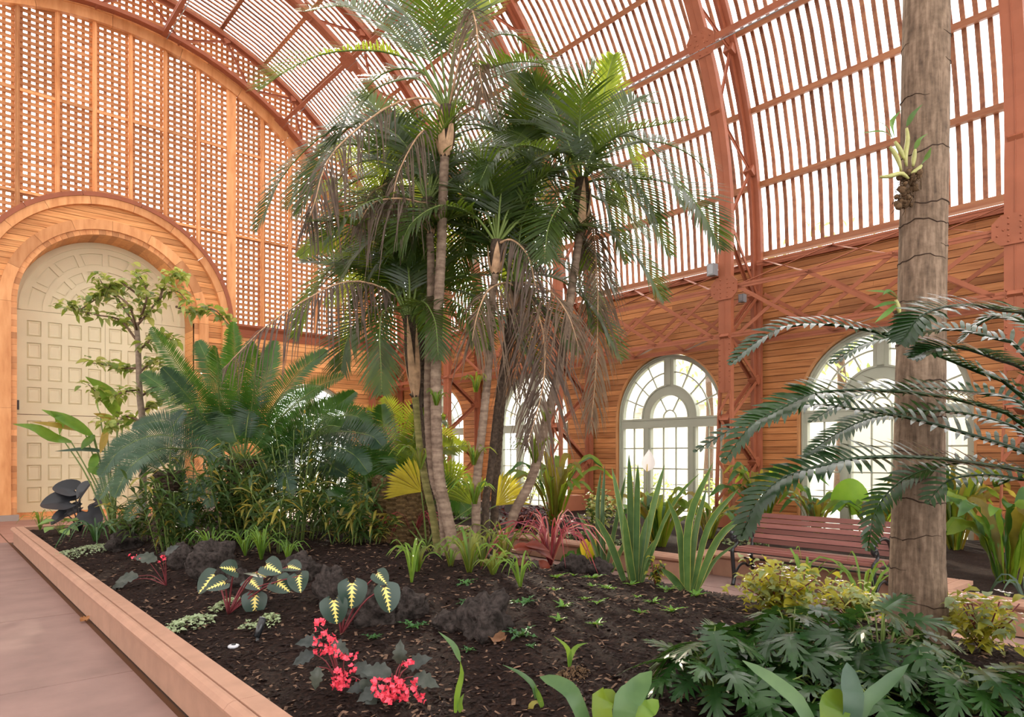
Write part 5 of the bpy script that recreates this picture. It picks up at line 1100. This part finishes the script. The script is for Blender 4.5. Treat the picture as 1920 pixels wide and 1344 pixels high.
def sword(label, base, leaves, w_=.062):
    g, gd = ground(*base); root = plant('sword_plant', label, 'plant', g, 'yellow-edged sword-leaved plants')
    for k, lst in enumerate(leaves):
        dd = rnd(-.12, .12); pts = [P(x, y, gd+dd*(i+.3)) for i, (x, y) in enumerate(lst)]; pts[0].z = min(pts[0].z, soil_z(pts[0].x, pts[0].y))-.02
        mb = MB(); blade5(mb, pts, w_*(.55 if len(lst) == 4 else 1)*rnd(.85, 1.1)); part(mb, 'leaf', [SWORD, EDGE], root)
sword('tall yellow-edged sword-leaved plant at the right edge of the mound', (1192, 1090), [[(1183, 1081), (1165, 965), (1147, 875)], [(1185, 1083), (1182, 954), (1179, 850)], [(1192, 1086), (1194, 954), (1196, 869)], [(1196, 1086), (1221, 965), (1246, 871)], [(1203, 1086), (1239, 990), (1274, 927), (1312, 887)], [(1194, 1086), (1203, 1021), (1214, 965)], [(1188, 1085), (1176, 1021), (1170, 960)], [(1172, 1081), (1145, 1021), (1116, 967)], [(1198, 1086), (1215, 1040), (1240, 1000)]])
sword('yellow-edged sword-leaved plant leaning towards the bench', (1292, 1108), [[(1281, 1088), (1274, 999), (1250, 932)], [(1288, 1095), (1292, 976), (1337, 867)], [(1292, 1101), (1303, 999), (1325, 914)], [(1297, 1101), (1328, 987), (1386, 914)], [(1301, 1103), (1346, 1010), (1404, 961)], [(1303, 1106), (1325, 1075), (1345, 1045), (1381, 1019)], [(1285, 1101), (1262, 1085), (1239, 1065)]])
sword('yellow-edged sword-leaved plant beside the dark heart leaves', (1136, 1072), [[(1124, 1060), (1120, 954), (1127, 882)], [(1134, 1062), (1129, 976), (1134, 870)], [(1136, 1064), (1158, 965), (1173, 891)], [(1142, 1077), (1160, 1040), (1180, 1000)], [(1130, 1064), (1128, 1010), (1134, 960)], [(1126, 1060), (1105, 1000), (1082, 960)]])
# nest ferns along the windows
NP = lambda u: max(.05, (.25+.75*min(1, u*1.8))*(1-u**5)**.8)
def nest(label, base, h, n, wid, cols, spread=.55, d=None): return clump(label, base, int(n*1.5), h, wid*.8, NEST, spread*1.15, 'nest_fern', 'fern', 'bird-nest ferns along the windows', .2, d, prof=NP, wave=.3, nseg=14, cols=cols+[NESTB, CYC])
nest('brown-streaked nest fern by the truss foot behind the red cordyline', (1040, 985), 135, 20, .15, [NEST, NEST, NESTB]); nest('pale yellow-green nest fern behind the sword leaves', (1236, 1025), 112, 16, .16, [NEST, NEST, NEST, NESTB]); nest('large nest fern with dark-ribbed fronds left of the bench', (1425, 1000), 135, 22, .15, [NEST, NESTB, NESTB])
nest('nest fern behind the bench beside the elephant ear', (1640, 1010), 100, 16, .14, [NEST, NESTB], .8); nest('yellowed nest fern right of the ringed palm', (1790, 1030), 165, 22, .16, [NEST, NESTB, NEST]); nest('nest fern with broad pale fronds at the right edge', (1888, 1092), 175, 15, .2, [NEST, NEST, GRASS], .5); nest('nest fern beyond the ringed palm against the window', (1860, 1010), 130, 16, .15, [NESTB, NEST], .6)
nest('nest fern half hidden behind the bench back', (1530, 1000), 90, 14, .13, [NESTB, NEST], .8); nest('low nest fern between the two clear windows', (1330, 1010), 70, 12, .12, [NEST, NESTB], .8)
# elephant ear
ear = heart_leaf('ear_blade', ELEG, .35, .52, .15, .12); g, gd = ground(1600, 1010); root = plant('elephant_ear', 'bright back-lit elephant ear leaf above the bench', 'plant', g); b0 = P(1590, 944, gd)
place(ear, 'leaf_blade', root, b0, RT*.1+UP*.35+TOCAM*-.0, TOCAM+UP*.2, 62*gd/1280); stalk(root, [g, g.lerp(b0, .5)+UP*.05, b0], .014, STEMG)
b1 = P(1655, 955, gd+.2); place(ear, 'leaf_blade', root, b1, RT*.7-UP*.5, TOCAM+UP*.3, 48*gd/1280); stalk(root, [g, g.lerp(b1, .5)+UP*.05, b1], .012, STEMG)
# cordylines
clump('crimson grassy cordyline in front of the kerb', (1032, 1060), 46, 118, .022, CORD, .95, 'cordyline', 'cordyline', 'crimson cordylines', .45, cols=[CORD, CORD, leafmat('pink_cordyline_leaf', (.35, .14, .15), (.50, .25, .24), .35, .35, .4)]); clump('small crimson cordyline behind the palm trunks', (775, 1010), 22, 74, .018, CORD, .9, 'cordyline', 'cordyline', 'crimson cordylines', .5, d=8.6)
# heart-leaved anthurium, rusty leaves, spathe
ah = heart_leaf('heart_blade', HEARTG, .22, .38); g, gd = ground(1090, 1068); root = plant('anthurium', 'dark heart-leaved anthurium with one yellow leaf', 'plant', g)
for x, y, s, dx, dz, m in ((1098, 1030, 42, .1, -1, 0), (1078, 1040, 34, -.4, -.9, 0), (1066, 1046, 28, -.5, -.8, 0), (1112, 1048, 34, .4, -.9, 0), (1106, 1018, 46, .05, -1, 1)):
    b0 = P(x, y, gd+rnd(-.1, .1)); me = ah
    if m: me = ah.copy(); me.materials[0] = YLEAF
    place(me, 'leaf_blade', root, b0, RT*dx+UP*dz, TOCAM+UP*.3, s*gd/1280); stalk(root, [g, g.lerp(b0, .5)+UP*.03, b0], .006, STEMG)
rl = outline_leaf('rusty_leaf', lambda u: .3*math.sin(PI*u**.8)+.004, RUSTL, 8, .3, .4); g, gd = ground(985, 1062); root = plant('rusty_leaf_plant', 'low plant with rusty red oval leaves left of the cordyline', 'plant', g)
for x, y, s, dx, dz in ((960, 1030, 46, .9, .3), (985, 1022, 44, .9, .1), (1000, 1028, 40, 1, -.2), (950, 1040, 34, -.8, 0), (1010, 1050, 40, .7, -.7), (975, 1045, 30, .2, -.6)): b0 = P(x, y, gd); place(rl, 'leaf', root, b0, RT*dx+UP*dz+TOCAM*.3, UP+TOCAM*.5, s*gd/1280); stalk(root, [g, g.lerp(b0, .5)+UP*.03, b0], .004, STEMR)
sp_ = outline_leaf('spathe', lambda u: .30*math.sin(PI*u**.7)+.004, PALEP, 8, .4, .1); g, gd = ground(1212, 1010); root = plant('peace_lily', 'single white spathe flower before the clear window', 'flower', g)
b0 = P(1213, 884, gd); place(sp_, 'spathe', root, b0, UP+RT*.12, TOCAM, 42*gd/1280); stalk(root, [g, g.lerp(b0, .5), b0], .006, STEMG); stalk(root, [b0, b0+UP*.12+TOCAM*.03], .008, YLEAF, 'spadix')
for x, y, dx in ((1195, 970, -.6), (1230, 965, .6), (1210, 955, .1)): b1 = P(x, y, gd); place(ov, 'leaf', root, b1, RT*dx+UP*.8, TOCAM+UP, .3); stalk(root, [g, b1], .006, STEMG)
# bromeliads round the foot of the palms and on their trunks
for x, y, n, h, lb, dd in ((782, 1072, 16, 64, 'spiky bromeliad left of the tallest palm foot', None), (880, 1075, 20, 92, 'dark bromeliad in front of the palm trunks', None), (905, 1062, 16, 78, 'bromeliad between the thin palm trunks', None), (945, 1055, 18, 88, 'upright bromeliad at the foot of the leaning palm', None), (925, 1078, 14, 50, 'low bromeliad right of the dark one', None), (845, 1062, 12, 50, 'small bromeliad beside the tallest palm foot', None),
                           (893, 735, 12, 42, 'bromeliad growing on the thin palm trunk, upper one', 7.28), (888, 872, 14, 48, 'bromeliad growing on the thin palm trunk, lower one', 7.25), (1003, 868, 16, 62, 'bromeliad growing on the leaning palm trunk', 7.5), (890, 945, 14, 60, 'bromeliad low on the thin palm trunks', 7.2), (818, 760, 9, 36, 'bromeliad growing on the tallest palm trunk', 7.2), (1022, 790, 8, 30, 'tiny bromeliad high on the leaning palm trunk', 7.5), (788, 880, 10, 60, 'airy bromeliad on the green cane trunk', 7.6)):
    clump(lb, (x, y), n, h, .028, BRO, .75, 'bromeliad', 'bromeliad', 'bromeliads on and under the palms', .3, dd, cols=[BRO, BRO, GRASS])
# golden fan palm
g = V((*P(800, 930, 8.4).xy, 0)); g.z = soil_z(g.x, g.y); root = plant('fan_palm', 'low fan palm with golden pleated leaves between the palm trunks', 'palm', g)
for cx, cy, r, a0, a1, m, dd in ((790, 922, 72, 95, 190, YEL, 8.2), (889, 948, 62, 60, 165, PALMY, 8.3), (930, 948, 70, 5, 85, YEL, 8.0), (845, 925, 70, 60, 120, PALMY, 8.9), (660, 900, 60, 60, 150, PALMY, 9.2), (725, 905, 60, 70, 150, CYC, 9.0)):
    c = P(cx, cy, dd); mb = MB(); R = r*dd/1280; k = 18
    for i in range(k):
        a = math.radians(a0+(a1-a0)*(i+.5)/k); o = RT*math.cos(a)+UP*math.sin(a); dv = FW*rnd(-.15, .15)
        blade(mb, [c, c+o*R*.6+dv*R*.5, c+(o+dv)*R*rnd(.92, 1.05)-UP*.03], R*math.radians(a1-a0)/k*1.0, TOCAM+UP*.3+RT*(.5 if i % 2 else -.5), 6, .35, lambda u: max(.04, u*1.25 if u < .75 else (1-u)*3.6))
    part(mb, 'fan_leaf', m, root); stalk(root, [g, g.lerp(c, .5)+UP*.05, c], .012, STEMG)
# low plants of the window bed
def leaf_shrub(label, base, w_, h, n, mats, L, name='leafy_shrub', grp='leafy shrubs', d=None, flowers=0, stems=8):
    g, gd = ground(*base); s = gd/1280; root = plant(name, label, 'shrub', g, grp); mb = MB(); st = MB()
    tips = []
    for k in range(stems):
        a = rnd(0, 2*PI); r = w_*s/2*rnd(.2, .85); t = g+V((math.cos(a)*r, math.sin(a)*r, h*s*rnd(.6, 1))); tips.append(t); st.tube([g, g.lerp(t, .5)+V((0, 0, .03)), t], .004, 4)
    part(st, 'stems', STEMR, root)
    for k in range(n):
        t = random.choice(tips); u = rnd(.25, 1.05); p = g.lerp(t, u)+V((rnd(-1, 1), rnd(-1, 1), rnd(-.6, .6)))*w_*s*.16; b = rnd(0, 2*PI); dv = V((math.cos(b), math.sin(b), rnd(-.6, .3))).normalized(); l = L*rnd(.6, 1.3)
        if p.z < g.z: p.z = g.z+.02
        blade(mb, [p, p+dv*l*.5+UP*.008, p+dv*l-UP*l*.2], l*.62, UP+V((rnd(-.6, .6), rnd(-.6, .6), 0)), 5, .2, ELL, random.randrange(len(mats)))
    part(mb, 'leaves', list(mats), root, True, True)
    if flowers:
        fm = MB()
        for k in range(flowers):
            c = random.choice(tips)+V((rnd(-.06, .06), rnd(-.06, .06), rnd(0, .06)))
            for q in range(4): a = PI/2*q; o = V((math.cos(a), math.sin(a), .3)); blade(fm, [c, c+o*.01, c+o*.02], .014, UP, 4, .2, ELL)
        part(fm, 'flowers', PALEP, root, True, True)
leaf_shrub('yellow-green white-flowered begonia bush before the bench', (1460, 1152), 210, 92, 560, [BEGY, BEGY, BEGG], .07, 'begonia_bush', 'begonia bushes', flowers=26, stems=16); leaf_shrub('lower begonia bush left of the ringed palm foot', (1592, 1160), 200, 62, 420, [BEGY, BEGG, BEGG], .07, 'begonia_bush', 'begonia bushes', flowers=20, stems=14)
leaf_shrub('sparse begonia bush right of the ringed palm', (1845, 1225), 190, 120, 330, [BEGY, BEGG, BEGY], .07, 'begonia_bush', 'begonia bushes', flowers=30, stems=14); leaf_shrub('begonia sprigs beside the ringed palm trunk', (1790, 1170), 90, 60, 130, [BEGY, BEGG], .065, 'begonia_bush', 'begonia bushes', flowers=6)
leaf_shrub('cream-edged bush at the truss foot beyond the sword leaves', (1120, 990), 130, 70, 420, [VARI, VARI, GRASSD], .10, grp='low bushes of the window bed'); leaf_shrub('purple-black low bush under the nest fern', (985, 990), 150, 50, 380, [PURP, PURP, RUSTL], .10, grp='low bushes of the window bed'); leaf_shrub('small yellow-speckled bush between the sword plants', (1228, 1098), 40, 50, 110, [BEGY, BAM], .05, grp='low bushes of the window bed')
leaf_shrub('green bush by the end wall corner', (700, 965), 130, 60, 330, [BAM, PALMY], .14, grp='low bushes of the window bed'); leaf_shrub('green bush below the half hidden window', (850, 975), 150, 60, 330, [BAM, GRASSD, PALMY], .14, grp='low bushes of the window bed')
for b, wx, n, lb in (((900, 1000), 160, 200, 'green creeping plants along the far window kerb'), ((1060, 1008), 190, 260, 'green creeping plants below the cream-edged bush'), ((1180, 1022), 130, 160, 'green creeping plants below the pale nest fern'), ((1390, 1020), 100, 100, 'green creeping plants behind the bench end')): mat_patch(lb, b, wx, .7, n, None, .06, 'creeping plants of the window bed', mats=[BAM, BEGG])
clump('pale strap-leaved clump in the begonia bush', (1510, 1140), 9, 120, .03, GRASS, .4, 'strap_plant', 'plant', 'strap plants among the begonias', .2); clump('strap-leaved clump left of the ringed palm foot', (1620, 1150), 12, 120, .03, GRASS, .7, 'strap_plant', 'plant', 'strap plants among the begonias', .3)
clump('dark-leaved strap plant at the right kerb', (1925, 1160), 8, 90, .03, CYCB, 1.1, 'strap_plant', 'plant', 'strap plants among the begonias', .5)
# lobed-leaf foreground mass
lob = [lobed_leaf('lobed_blade', PHIL, 7, c, i) for i, c in enumerate((.2, .35, .5))]
for lb, x0, x1, y0, y1, n in (('dark lobed-leaved plant in front of the ringed palm', 1520, 1780, 1110, 1290, 34), ('dark lobed-leaved plant beside the bare mulch', 1250, 1420, 1150, 1330, 28), ('dark lobed-leaved plant before the begonia bush', 1370, 1600, 1100, 1280, 36), ('dark lobed-leaved plant in the lower right corner', 1720, 1930, 1250, 1350, 22), ('dark lobed-leaved plant at the bottom edge behind the strap leaves', 1420, 1720, 1270, 1360, 30)):
    xm, ym = (x0+x1)/2, y1; g, gd = ground(xm, min(ym, 1340)); root = plant('lobed_leaf_plant', lb, 'plant', g, 'dark lobed-leaved plants'); L = .25
    for k in range(n):
        a = 2*PI*k*.618; r = math.sqrt((k+.5)/n); hx = (x1-x0)/2*gd/1280
        o = V((math.cos(a), math.sin(a), 0)); b0 = g+o*r*hx*.95+UP*((1-r*.75)*(y1-y0)*gd/1280*.75+.06+rnd(-.03, .03))
        place(random.choice(lob), 'leaf_blade', root, b0, o+UP*rnd(-.7, .45)+TOCAM*.3, UP+o*.4+V((rnd(-.5, .5), rnd(-.5, .5), 0)), L*rnd(.7, 1.05)); stalk(root, [g, g.lerp(b0, .6)+UP*.07, b0], .005, STEMG)
# strap leaves at the very front
def straps(label, base, d, leaves):
    g = P(*base, d); g.z = soil_z(g.x, g.y); root = plant('clivia', label, 'plant', g, 'broad strap leaves at the front')
    for m, wpx, lst in leaves: mb = MB(); blade(mb, [g+V((rnd(-.03, .03), rnd(-.03, .03), 0))]+[P(x, y, d+.03*i) for i, (x, y) in enumerate(lst)], wpx*d/1280, TOCAM*.8+UP*.5, 10, .2, lambda u: max(.05, (.6+.4*min(1, u*2))*(1-u**5)**.7)); part(mb, 'leaf', m, root)
straps('broad grey-green strap leaves in the lower middle', (1150, 1400), 2.5, [(SWORD, 32, [(1085, 1325), (1055, 1285), (1012, 1269)]), (NEST, 44, [(1128, 1330), (1140, 1310), (1148, 1292)]), (SWORD, 50, [(1170, 1335), (1188, 1300), (1222, 1258)]), (GRASS, 34, [(1205, 1345), (1218, 1328), (1234, 1312)])])
straps('broad strap leaves before the lobed-leaved plants', (1580, 1420), 2.3, [(SWORD, 30, [(1513, 1344), (1463, 1286), (1392, 1238)]), (NEST, 60, [(1562, 1350), (1566, 1320), (1574, 1292)]), (CYCB, 42, [(1598, 1330), (1594, 1285), (1588, 1242)]), (SWORD, 28, [(1612, 1340), (1653, 1289), (1704, 1245)])])
def shoot(label, base, leaves, w_=.02):
    g, gd = ground(*base); root = plant('cut_shoot', label, 'plant', g, 'green shoots on the mulch')
    for m, lst in leaves: mb = MB(); blade(mb, [P(x, y, gd) for x, y in lst], w_, None, 8, .25, ELL); part(mb, 'leaf', m, root)
shoot('single tall drooping shoot beside the big pink flower head', (856, 1340), [(GRASS, [(853, 1344), (858, 1300), (866, 1265), (863, 1240)]), (SWORD, [(863, 1240), (850, 1210), (822, 1184)]), (GRASS, [(866, 1340), (862, 1320), (870, 1300)])], .03)
shoot('two-leaved shoot rising from a patch of moss', (1067, 1256), [(GRASS, [(1067, 1256), (1068, 1230), (1060, 1210), (1038, 1192)]), (GRASS, [(1067, 1256), (1070, 1230), (1082, 1212), (1102, 1205)])], .03)
shoot('bent browning shoot in the lower middle', (1010, 1330), [(SWORD, [(1004, 1310), (1000, 1285), (975, 1262), (942, 1246)]), (GRASS, [(1020, 1335), (1010, 1305), (1002, 1284)]), (BAMY, [(992, 1344), (998, 1320), (1016, 1314)])], .028)
mat_patch('patch of brown moss under the two-leaved shoot', (1072, 1268), 70, .18, 160, MOSS, .018, None, 'moss_patch', .02, 'moss')
# ---------------------------------------------------------------- greenery outside
OUT = leafmat('outdoor_leaf', (.16, .22, .07), (.30, .36, .12), .45, .5, .3, (.6, .7, .2), 3)
for i, (x, y, r, h, lb) in enumerate(((24, 3, 3.2, 8, 'pale tree outside the laths above the bench'), (23, 10, 3.0, 9, 'pale tree outside the laths right of the leaning palm'), (26, 17, 3.5, 9, 'pale tree outside beyond the palm crowns'), (22, -3, 3.0, 7, 'pale tree outside at the right edge'), (11, 31, 3.0, 8, 'pale tree outside behind the lattice corner'), (1, 33, 3.4, 9, 'pale tree outside behind the lattice over the door'))):
    root = plant('outdoor_tree', lb, 'tree', V((x, y, -.05)), 'trees outside'); mb = MB(); mb.tube(catmull([V((x, y, -.05)), V((x+.2, y, h*.4)), V((x, y+.2, h*.8))], 8), [.22-.02*k for k in range(8)], 8); part(mb, 'trunk', STEMB, root); mb = MB()
    for _ in range(1500):
        q = V((rnd(-1, 1), rnd(-1, 1), rnd(-1, 1)))
        if q.length > 1 or mnoise.noise(q*2.2+V((i*5, 0, 0))) < -.05: continue
        p = V((x, y, h*.75))+V((q.x*r, q.y*r, q.z*r*.9)); dv = V((rnd(-1, 1), rnd(-1, 1), rnd(-1, .5))).normalized(); blade(mb, [p, p+dv*.15, p+dv*.3-UP*.05], .13, V((rnd(-1, 1), rnd(-1, 1), 1)), 4, .1, ELL)
    part(mb, 'foliage', OUT, root, True, True)
for i, (x, y, lb) in enumerate(((15.5, 9.4, 'clipped bush outside the clear window'), (15.5, 12.6, 'bush outside the window beside the leaning palm'), (15.8, 4.2, 'bush outside the window behind the bench'), (16, 17.5, 'bush outside the half hidden window'))):
    root = plant('outdoor_bush', lb, 'shrub', V((x, y, -.05)), 'bushes outside the windows'); mb = MB(); st = MB()
    for k in range(5): st.tube([(x, y, -.05), (x+rnd(-.5, .5), y+rnd(-.7, .7), .8)], .02, 5)
    part(st, 'stems', STEMB, root)
    for _ in range(900):
        a = rnd(0, 2*PI); r = math.sqrt(random.random()); p = V((x+math.cos(a)*r*.8, y+math.sin(a)*r*1.3, rnd(.1, 1.25)*(1.15-r*.5))); dv = V((rnd(-1, 1), rnd(-1, 1), rnd(-.3, 1))).normalized(); blade(mb, [p, p+dv*.05, p+dv*.1], .05, V((rnd(-1, 1), rnd(-1, 1), 1)), 4, .1, ELL)
    part(mb, 'foliage', OUT, root, True, True)
